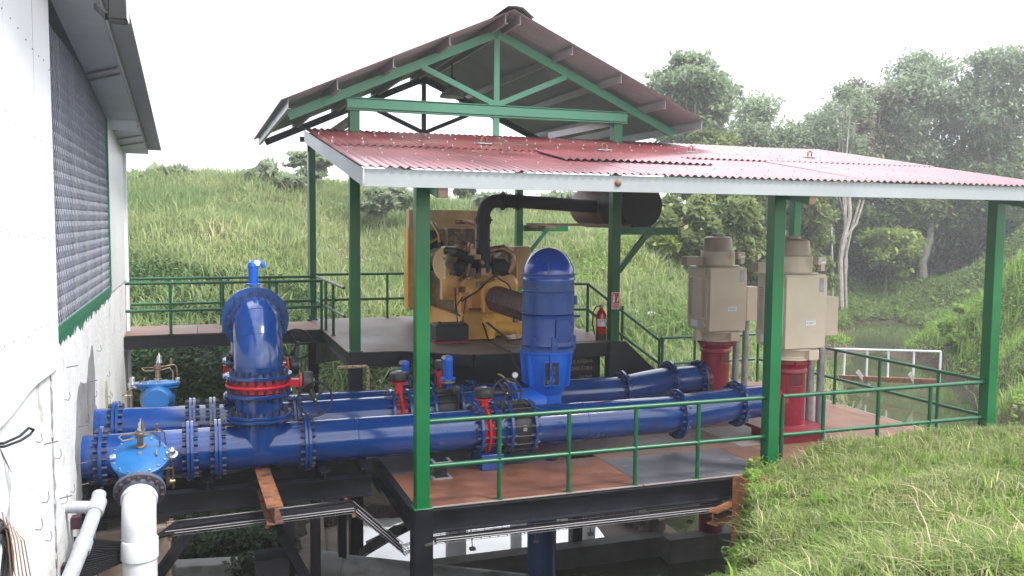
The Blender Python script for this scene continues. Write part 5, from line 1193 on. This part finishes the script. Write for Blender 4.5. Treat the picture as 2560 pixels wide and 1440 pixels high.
# foreground bank
def rim(P): # left limit of the bank top
    return P[:,2]>-1.6
P=scatter(330000,.5,14,-8,1.0); P=P[(vnoise(P[:,0],P[:,1],2.3,11)*.6+vnoise(P[:,0],P[:,1],6.1,4)*.4<.83)&rim(P)&~((P[:,1]>-.18)&(P[:,0]<8.35)&(P[:,2]>-.6))&~((P[:,1]>.0)&(P[:,0]<8.4))]
dist=np.linalg.norm(P-np.array(CAM),axis=1); P=P[RNG.random(len(P))<np.clip(9/dist,.25,1)]
nn1=vnoise(P[:,0],P[:,1],1.1,2)*.5+vnoise(P[:,0],P[:,1],3.7,5)*.3
V,F=blades(P,.07+.10*vnoise(P[:,0],P[:,1],3.1,6)*(.5+RNG.random(len(P))),.012,.95); tint=np.clip(nn1*.75+RNG.normal(.04,.26,len(P)),0,1)
o=npmesh_bl('bank_grass',V,len(P),G_fore,tint); tag(o,'sunlit short grass covering the embankment in the foreground','grass',kind='stuff')
P=scatter(26000,.5,14,-7,.6); nz_=vnoise(P[:,0],P[:,1],1.9,9); P=P[rim(P)&(nz_>.55)&~((P[:,1]>-.12)&(P[:,0]<8.4))]
V,F=blades(P,.21,.010,.9); o=npmesh_bl('tall_grass',V,len(P),G_fore,np.clip(RNG.normal(.55,.25,len(P)),0,1)); tag(o,'longer grass stalks rising from the foreground bank','grass',kind='stuff')
print('bank blades',len(P))
# broad-leaf weeds at bank edge
P=scatter(90000,1.5,5.5,-3.2,0.2); k=(P[:,2]<.12)&(P[:,2]>-2.3)&~((P[:,1]>-.2)&(P[:,0]<4)); P=P[k]; P[:,2]+=RNG.random(len(P))*.22
k=vnoise(P[:,0],P[:,1],3.,3)>.38; P=P[k]; V,F=leaves(P,.06,flat=.5); o=npmesh('bank_weeds',V,F,G_bright,np.repeat(np.clip(RNG.normal(.45,.25,len(P)),0,1),4)); tag(o,'leafy bright weeds tumbling down the bank edge beside the rusty pile','weeds',kind='stuff')
# hill grass in tufts
def tufts(n,x0,x1,y0,y1,per,h,w,spread,lean,cond=None):
    C=scatter(n,x0,x1,y0,y1); C=C[~bld(C)]
    if cond is not None: C=C[cond(C)]
    P=np.repeat(C,per,0); P[:,:2]+=RNG.normal(0,spread,(len(P),2)); P[:,2]=np.repeat(C[:,2],per)-.03
    hs=np.repeat(h*(.5+RNG.random(len(C))),per)*(.6+.6*RNG.random(len(P)))
    V,F=blades(P,hs,w,lean); tn=np.repeat(vnoise(C[:,0],C[:,1],.5,1)*.5+vnoise(C[:,0],C[:,1],1.7,4)*.35+RNG.normal(0,.12,len(C)),per)+RNG.normal(0,.1,len(P))
    return V,len(P),np.clip(tn,0,1)
offd=lambda C:~((C[:,0]>-.8)&(C[:,0]<8.6)&(C[:,1]<9.3))&(C[:,2]>WZ+.12)
bare=lambda C:(vnoise(C[:,0],C[:,1],.55,7)+.25*vnoise(C[:,0],C[:,1],1.9,2)<.97)
V,n_,tn=tufts(19000,-9,24,10.5,46,7,.52,.042,.15,.95,lambda C:offd(C)&bare(C)&((C[:,0]<15)|(C[:,1]>22)))
o=npmesh_bl('hill_grass',V,n_,G_hill,tn); tag(o,'tall pale green grass tufts covering the hillside behind the decks','grass',kind='stuff')
V,n_,tn=tufts(22000,4,20,6.3,36,7,.26,.03,.16,.9,lambda C:offd(C)&(C[:,2]<2.6))
o=npmesh_bl('slope_grass',V,n_,G_hill,np.clip(tn+.05,0,1)); tag(o,'mown grass on the slope behind the tan motors','grass',kind='stuff')
V,n_,tn=tufts(9000,13,45,6,45,9,.5,.03,.15,.6,lambda C:offd(C)&(C[:,0]-13>(C[:,1]-6)*.18)&(C[:,2]>WZ+.3))
o=npmesh_bl('far_bank_grass',V,n_,G_bright,tn); tag(o,'bright grass on the bank to the right of the canal','grass',kind='stuff')
# vines on the lower slope
P=scatter(190000,-9,3.6,3.5,17); P=P[~bld(P)]; k=~((P[:,0]>-.9)&(P[:,1]<9.4)&(P[:,0]<8.6)); P=P[k]
k=(vnoise(P[:,0],P[:,1],.8,3)+.7-(P[:,1]-9)*.085)>.45; P=P[k]; P[:,2]+=RNG.random(len(P))**1.5*.38*(.5+vnoise(P[:,0],P[:,1],1.4,8))-.02
V,F=leaves(P,.105,flat=.45); o=npmesh('slope_vines',V,F,G_vine,np.repeat(np.clip(vnoise(P[:,0],P[:,1],1.1,6)*.5+RNG.normal(.1,.22,len(P)),0,1),4)); tag(o,'dark creeping vines covering the lower slope behind the pipes','vines',kind='stuff')
print('vines',len(P))
P=scatter(60000,1,14,10,22); P=P[(P[:,0]-1>(P[:,1]-10)*.3)]; P[:,2]+=RNG.random(len(P))*.25; k=vnoise(P[:,0],P[:,1],.7,5)>.5; P=P[k]
V,F=leaves(P,.11,flat=.5); o=npmesh('slope_creeper',V,F,G_bright,np.repeat(np.clip(RNG.normal(.35,.2,len(P)),0,1),4)); tag(o,'light green creeper patches on the slope behind the engine deck','vines',kind='stuff')
# far bank cover
P=scatter(260000,20,70,22,62); P=P[(P[:,2]>WZ+.01)&(P[:,1]>26+(36-P[:,0])*.0)]; P[:,2]+=RNG.random(len(P))*.5; V,F=leaves(P,.22,flat=.5)
o=npmesh('forest_undergrowth',V,F,leafmat('undergrowth_leaf',(.07,.13,.035),(.22,.31,.09),(.36,.42,.17),.45),np.repeat(np.clip(RNG.normal(.42,.22,len(P)),0,1),4)); tag(o,'low green undergrowth on the far canal bank below the forest','undergrowth',kind='stuff')
# stones on the bare patch
def ghit(u,v,lo=6.,hi=90.):
    ds=np.arange(lo,hi,.15); k=np.array(ray(u,v)); Q=np.array(CAM)+ds[:,None]*k; h_=hgt(Q[:,0],Q[:,1]); w_=np.nonzero(Q[:,2]<h_)[0]
    i_=w_[0] if len(w_) else len(ds)-1; return Vector((Q[i_,0],Q[i_,1],h_[i_]))
b=MB(); rg=random.Random(12); C0=ghit(815,575)
for i in range(170):
    qx=C0.x+rg.gauss(0,1.2); qy=C0.y+rg.gauss(0,3.2); z_=float(hgt(qx,qy)); s_=rg.uniform(.03,.10); q=Vector((qx,qy,0))
    M_=Matrix.Rotation(rg.uniform(0,6),3,Vector((rg.random(),rg.random(),1)).normalized())
    b.add([Vector((q.x,q.y,z_+.03))+M_@Vector(c)*s_ for c in ((-1,-.6,-.4),(.8,-.7,-.3),(1,.6,-.5),(-.7,.8,-.4),(-.6,-.5,.5),(.6,-.4,.4),(.5,.5,.55),(-.5,.4,.3))],[(0,3,2,1),(4,5,6,7),(0,1,5,4),(1,2,6,5),(2,3,7,6),(3,0,4,7)])
o=b.build('loose_stones',M['stone'],smooth=0); tag(o,'pale loose stones on the bare patch of the hillside','stones',kind='stuff')
for u,v,lb in ((1580,790,'white plastic sack lying in the grass behind the green post'),(1050*0+1625,797,'white torn plastic scrap in the grass by the stair rail')):
    q=ghit(u,v); z_=q.z; o=MB().lathe((q.x,q.y,z_),(0,0,1),[(.02,-.02),(.2,.03),(.24,.1),(.16,.19),(.05,.22)],7).build('plastic_sack',M['white'],smooth=70); o.scale=(1.2,.6,.7); o.location=(q.x,q.y,z_+.02); tag(o,lb,'sack')

# ---------------------------------------------------------------- trees
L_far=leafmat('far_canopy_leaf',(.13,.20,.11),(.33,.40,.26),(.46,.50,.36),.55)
L_mid=leafmat('canopy_leaf',(.08,.13,.04),(.26,.31,.11),(.42,.44,.2),.45)
L_dark=leafmat('dark_green_leaf',(.03,.07,.022),(.10,.155,.05),(.18,.23,.09),.35)  # evenly darker green than the canopy leaf
L_yel=leafmat('yellow_green_leaf',(.12,.19,.035),(.30,.37,.09),(.42,.45,.16),.4)
L_brn=leafmat('brownish_leaf',(.11,.11,.07),(.20,.19,.12),(.22,.24,.13),.35)
def tree(label,u,vb,vt,d,wpx,mt,bark='barkd',n=7000,leaf=.28,clumps=26,trunk_u=None,flat=.7,low=.3,name='tree',cat='tree',seed=0,lean=0.,th=.18,group=None,layers=False,buried=False):
    n=int(n*2.3); leaf=leaf*1.0; rg=np.random.default_rng(seed*13+5); base=atd(u,vb,d); top=atd(u,vt,d); gz_=float(hgt(base.x,base.y))
    base=Vector((base.x,base.y,gz_-.2)); H_=top.z-base.z; Wd=wpx/FPX*d/2
    T=thing(name,base,label,cat,group)
    cz0=base.z+H_*low; axis=Vector((top.x,top.y,base.z))
    cl=[]; clumps=int(clumps*1.5)
    for i in range(clumps):
        for _ in range(30):
            q=rg.uniform(-1,1,3); 
            if (q**2).sum()<1: break
        z_=cz0+(top.z-cz0)*(.5+.5*q[2]); k=math.sqrt(max(0,1-q[2]**2))
        rad=Wd*.80; c=Vector((axis.x+lean*(z_-base.z)+q[0]*rad,axis.y+q[1]*rad*.8,z_)); r=Wd*rg.uniform(.22,.44); 
        if z_+r*.6>top.z: c.z=top.z-r*.6
        cl.append((c,r))
    cl[0]=(Vector((axis.x,axis.y,top.z-Wd*.25)),Wd*.3)
    b=MB(); tb=max(.06,H_*.014)*th/.18
    bend=[Vector((base.x+.35*math.sin(k*1.3+seed)*H_*.04,base.y,base.z+H_*(low+.35)*k/5)) for k in range(6)]
    b.tube(bend,[tb*(1-.13*k) for k in range(6)],8)
    for c,r in cl[::1]:
        k=rg.integers(2,6); s_=bend[k]; mid=(s_+c)/2+Vector((0,0,-.1*(c-s_).length+rg.uniform(-.2,.2))); b.tube([s_,mid,c],[tb*.38,tb*.24,tb*.08],5)
    b.build('trunk',M[bark],T)
    per=n//clumps; P=[]; tt=[]
    for c,r in cl:
        q=rg.normal(0,1,(per,3)); q/=np.linalg.norm(q,axis=1)[:,None]; q*=(rg.random(per)**.45)[:,None]; q[:,2]=q[:,2]*flat+.05
        # twiggy sub clusters
        sc=rg.normal(0,1,(10,3)); sc/=np.linalg.norm(sc,axis=1)[:,None]; sc[:,2]*=flat; idx=rg.integers(0,10,per); q=q*.6+sc[idx]*.55
        P.append(np.array(c)+q*r*1.2); tt.append(np.clip(rg.normal(.45,.2,per)+rg.normal(0,.12),0,1))
    P=np.concatenate(P); V,F=leaves(P,leaf,rg,flat=.55,drop=.25); npmesh('crown',V,F,mt,np.repeat(np.concatenate(tt),4),parent=T)
    return T
GR='trees of the forest edge'
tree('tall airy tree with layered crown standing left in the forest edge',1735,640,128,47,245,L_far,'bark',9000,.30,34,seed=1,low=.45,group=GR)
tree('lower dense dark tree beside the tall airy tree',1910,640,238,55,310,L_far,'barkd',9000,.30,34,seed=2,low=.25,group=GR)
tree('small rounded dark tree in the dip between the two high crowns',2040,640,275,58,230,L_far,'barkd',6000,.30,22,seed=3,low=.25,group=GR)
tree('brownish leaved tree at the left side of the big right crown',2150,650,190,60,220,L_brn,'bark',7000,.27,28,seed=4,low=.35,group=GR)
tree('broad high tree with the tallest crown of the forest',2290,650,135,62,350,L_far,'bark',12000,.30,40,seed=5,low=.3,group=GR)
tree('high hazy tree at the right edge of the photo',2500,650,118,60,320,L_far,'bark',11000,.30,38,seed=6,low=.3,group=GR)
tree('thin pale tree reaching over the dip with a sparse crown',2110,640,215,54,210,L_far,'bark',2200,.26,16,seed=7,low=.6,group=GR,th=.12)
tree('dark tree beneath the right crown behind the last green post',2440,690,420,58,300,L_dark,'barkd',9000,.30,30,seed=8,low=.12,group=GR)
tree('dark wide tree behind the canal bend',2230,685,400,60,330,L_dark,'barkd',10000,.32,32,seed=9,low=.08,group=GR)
tree('dark tree at the right end of the canal bank',2580,690,470,56,260,L_dark,'barkd',7000,.3,24,seed=10,low=.05,group=GR)
tree('olive green tree above the roof edge behind the left motor',1790,700,330,44,260,L_mid,'barkd',8000,.30,28,seed=11,low=.15,group=GR)
tree('green tree behind the near motor cap',1960,700,380,46,240,L_mid,'barkd',8000,.30,28,seed=12,low=.12,group=GR)
tree('drooping broad leaved tree left of the far motor',1700,715,500,34,190,L_mid,'bark',5200,.30,22,seed=13,low=.15,group=GR)
tree('leafy tree directly behind the far motor cap',1810,720,470,36,200,L_mid,'bark',5600,.30,22,seed=14,low=.1,group=GR)
tree('small bushy tree between the two tan motors',1885,715,560,37,120,L_mid,'barkd',3000,.28,14,seed=15,low=.1,group=GR)
tree('yellow green tree hanging over the canal bank',2215,700,575,55,185,L_yel,'barkd',2600,.33,16,seed=16,low=.45,group=GR)
tree('yellow green tree hanging below the roof edge near the right post',2330,690,495,58,260,L_mid,'bark',4200,.32,18,seed=17,low=.6,group=GR)
tree('grey green bush right of the near motor',2040,715,560,51,150,L_mid,'barkd',4200,.26,18,seed=18,low=.05,group=GR)
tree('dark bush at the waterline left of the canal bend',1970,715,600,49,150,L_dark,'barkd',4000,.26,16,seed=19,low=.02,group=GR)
for i,(u,vb,d,lb,pts) in enumerate(((2105,745,51,'pale forked trunk rising above the canal bank',[(2105,745),(2100,650),(2108,600),(2125,540),(2122,480)]),(2082,740,50.5,'thin pale trunk left of the forked trunk',[(2082,740),(2080,650),(2078,560)]),(2120,735,51.5,'slender pale trunk right behind the forked trunk',[(2118,735),(2112,650),(2128,575),(2150,500)]),(2305,690,57,'thick pale dead trunk wrapped in roots behind the canal',[(2312,715),(2306,660),(2325,600),(2335,520)]),(2290,690,57.5,'leaning grey trunk over the canal',[(2290,700),(2300,640),(2318,590)]))):
    P_=[atd(a,b_,d) for a,b_ in pts]; P_[0].z=float(hgt(P_[0].x,P_[0].y))-.3
    T=thing('bare_tree',P_[0],lb,'tree','bare trunks at the forest edge'); k=len(P_); r0_=.17 if i in (0,) else (.3 if i==3 else .09)
    MB().tube(P_,[r0_*(1-.5*j/k) for j in range(k)],8).build('trunk',M['bark'],T)
    if i==0: MB().tube([P_[2],atd(2140,560,d),atd(2160,500,d)],[.1,.07,.05],7).build('limb',M['bark'],T)
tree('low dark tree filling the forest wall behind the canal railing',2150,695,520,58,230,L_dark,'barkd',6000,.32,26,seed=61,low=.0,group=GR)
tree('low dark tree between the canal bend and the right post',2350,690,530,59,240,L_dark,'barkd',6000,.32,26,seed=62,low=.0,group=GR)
tree('green tree under the high hazy crown at the right edge',2480,690,330,60,260,L_mid,'barkd',6000,.32,26,seed=63,low=.15,group=GR)
tree('green tree filling the wall of forest above the motor caps',2080,690,330,59,240,L_mid,'barkd',6000,.32,26,seed=64,low=.1,group=GR)
# skyline plants on the hill
L_crest=leafmat('haze_tinted_crest_leaf',(.17,.24,.14),(.36,.42,.27),(.48,.50,.36),.55)  # distant haze is put into this pale leaf colour
def umbrella_plant(label,u,vb,vt,d,wpx,seed,n=700,mt=None,leaf=.5):
    return tree(label,u,vb,vt,d,wpx,mt or L_crest,'bark',int(n*.5),leaf,9,seed=seed,low=.45,flat=.3,name='hill_tree',group='small trees on the hill crest',th=.10)
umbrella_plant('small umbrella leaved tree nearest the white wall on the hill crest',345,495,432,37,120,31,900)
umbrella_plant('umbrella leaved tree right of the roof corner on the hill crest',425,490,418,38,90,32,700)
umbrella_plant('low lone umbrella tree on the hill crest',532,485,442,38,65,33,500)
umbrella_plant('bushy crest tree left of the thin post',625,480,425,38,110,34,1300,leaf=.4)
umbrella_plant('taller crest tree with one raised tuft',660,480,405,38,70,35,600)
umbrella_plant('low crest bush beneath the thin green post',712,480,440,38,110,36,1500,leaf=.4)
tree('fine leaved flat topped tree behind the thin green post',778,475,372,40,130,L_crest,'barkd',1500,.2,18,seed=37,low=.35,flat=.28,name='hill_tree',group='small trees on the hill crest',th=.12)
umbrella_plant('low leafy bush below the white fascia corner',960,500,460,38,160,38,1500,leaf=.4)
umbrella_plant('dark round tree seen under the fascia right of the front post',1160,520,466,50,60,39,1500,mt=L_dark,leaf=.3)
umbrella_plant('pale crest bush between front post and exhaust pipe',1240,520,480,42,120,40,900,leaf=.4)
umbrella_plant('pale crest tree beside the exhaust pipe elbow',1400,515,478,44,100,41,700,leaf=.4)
umbrella_plant('broad leaved bush at the foot of the forest by the bracket',1655,690,590,33,90,42,1300,mt=L_yel,leaf=.45)
# bushes on the far right bank and foreground
tree('bright small shrub leaning over the canal from the right bank',2400,815,760,33,95,G_bright,'barkd',700,.22,10,seed=50,low=.2,name='shrub',cat='shrub',group='shrubs')
tree('bright leafy shrub at the lower corner of the grass bank',1850,1440,1370,8.6,170,G_bright,'barkd',2600,.05,16,seed=51,low=.0,name='shrub',cat='shrub',group='shrubs',flat=.7)
tree('dark shrub on the ground beneath the pipe rack',620,1440,1385,11.6,150,L_dark,'barkd',900,.10,10,seed=52,low=.0,name='shrub',cat='shrub',group='shrubs')
tree('leafy weeds in the shade under the cable tray',560,1420,1320,12.8,220,G_vine,'barkd',1600,.10,14,seed=53,low=.0,name='shrub',cat='shrub',group='shrubs')
print('done land')

P=scatter(60000,.8,13,-7,.2); k=rim(P)&(vnoise(P[:,0],P[:,1],2.7,14)*vnoise(P[:,0],P[:,1],1.3,3)>.34)&~((P[:,1]>-.12)&(P[:,0]<8.4)); P=P[k]; P[:,2]+=.02+RNG.random(len(P))*.06
V,F=leaves(P,.042,flat=.4); o=npmesh('bank_clover',V,F,G_bright,np.repeat(np.clip(RNG.normal(.35,.2,len(P)),0,1),4)); tag(o,'small broad leaved weeds mixed into the foreground grass','weeds',kind='stuff')
P=scatter(9000,.8,13,-7,.2); k=rim(P)&(vnoise(P[:,0],P[:,1],1.7,21)>.6)&~((P[:,1]>-.12)&(P[:,0]<8.4)); P=P[k]
V,F=blades(P,.17,.008,1.6); o=npmesh_bl('dry_stalks',V,len(P),leafmat('dry_straw',(.40,.32,.17),(.58,.50,.33),None,.3),RNG.random(len(P))); tag(o,'dry straw coloured stalks lying in the foreground grass','grass',kind='stuff')

V,n_,tn=tufts(15000,-9,12,10,42,7,.24,.03,.2,.9,lambda C:offd(C))
o=npmesh_bl('low_hill_grass',V,n_,G_hill,tn); tag(o,'short grass between the taller tufts on the hillside','grass',kind='stuff')
P=scatter(70000,13,42,5,36); P=P[(P[:,2]>WZ+.25)&(P[:,0]-13>(P[:,1]-6)*.25)]; P[:,2]+=RNG.random(len(P))*.3; V,F=leaves(P,.16,flat=.4)
o=npmesh('bank_creeper',V,F,G_bright,np.repeat(np.clip(RNG.normal(.5,.2,len(P)),0,1),4)); tag(o,'bright leafy creeper spread over the right canal bank','vines',kind='stuff')
C=scatter(900,.8,12,-7,.1); C=C[rim(C)&~((C[:,1]>-.2)&(C[:,0]<8.4))]; P=np.repeat(C,14,0); P[:,:2]+=RNG.normal(0,.035,(len(P),2))
V,F=blades(P,.10+.12*RNG.random(len(P)),.017,.9); o=npmesh_bl('bank_tussocks',V,len(P),G_bright,np.clip(np.repeat(RNG.random(len(C)),14)*.8+RNG.normal(0,.1,len(P)),0,1)); tag(o,'broad bladed green tussocks scattered over the foreground bank','grass',kind='stuff')

# ---------------------------------------------------------------- haze volume, added in place of lens glare
hm=bpy.data.materials.new('haze'); hm.use_nodes=True; n=hm.node_tree.nodes; n.remove(n['Principled BSDF']); pv=n.new('ShaderNodeVolumePrincipled')
pv.inputs['Color'].default_value=(.96,.97,1,1); pv.inputs['Density'].default_value=.0018; pv.inputs['Anisotropy'].default_value=.2
hm.node_tree.links.new(pv.outputs[0],n['Material Output'].inputs['Volume'])
hz_=MB().box((-92,-42,-6),(122,202,22)).build('haze',hm,smooth=0); tag(hz_,kind='stuff')
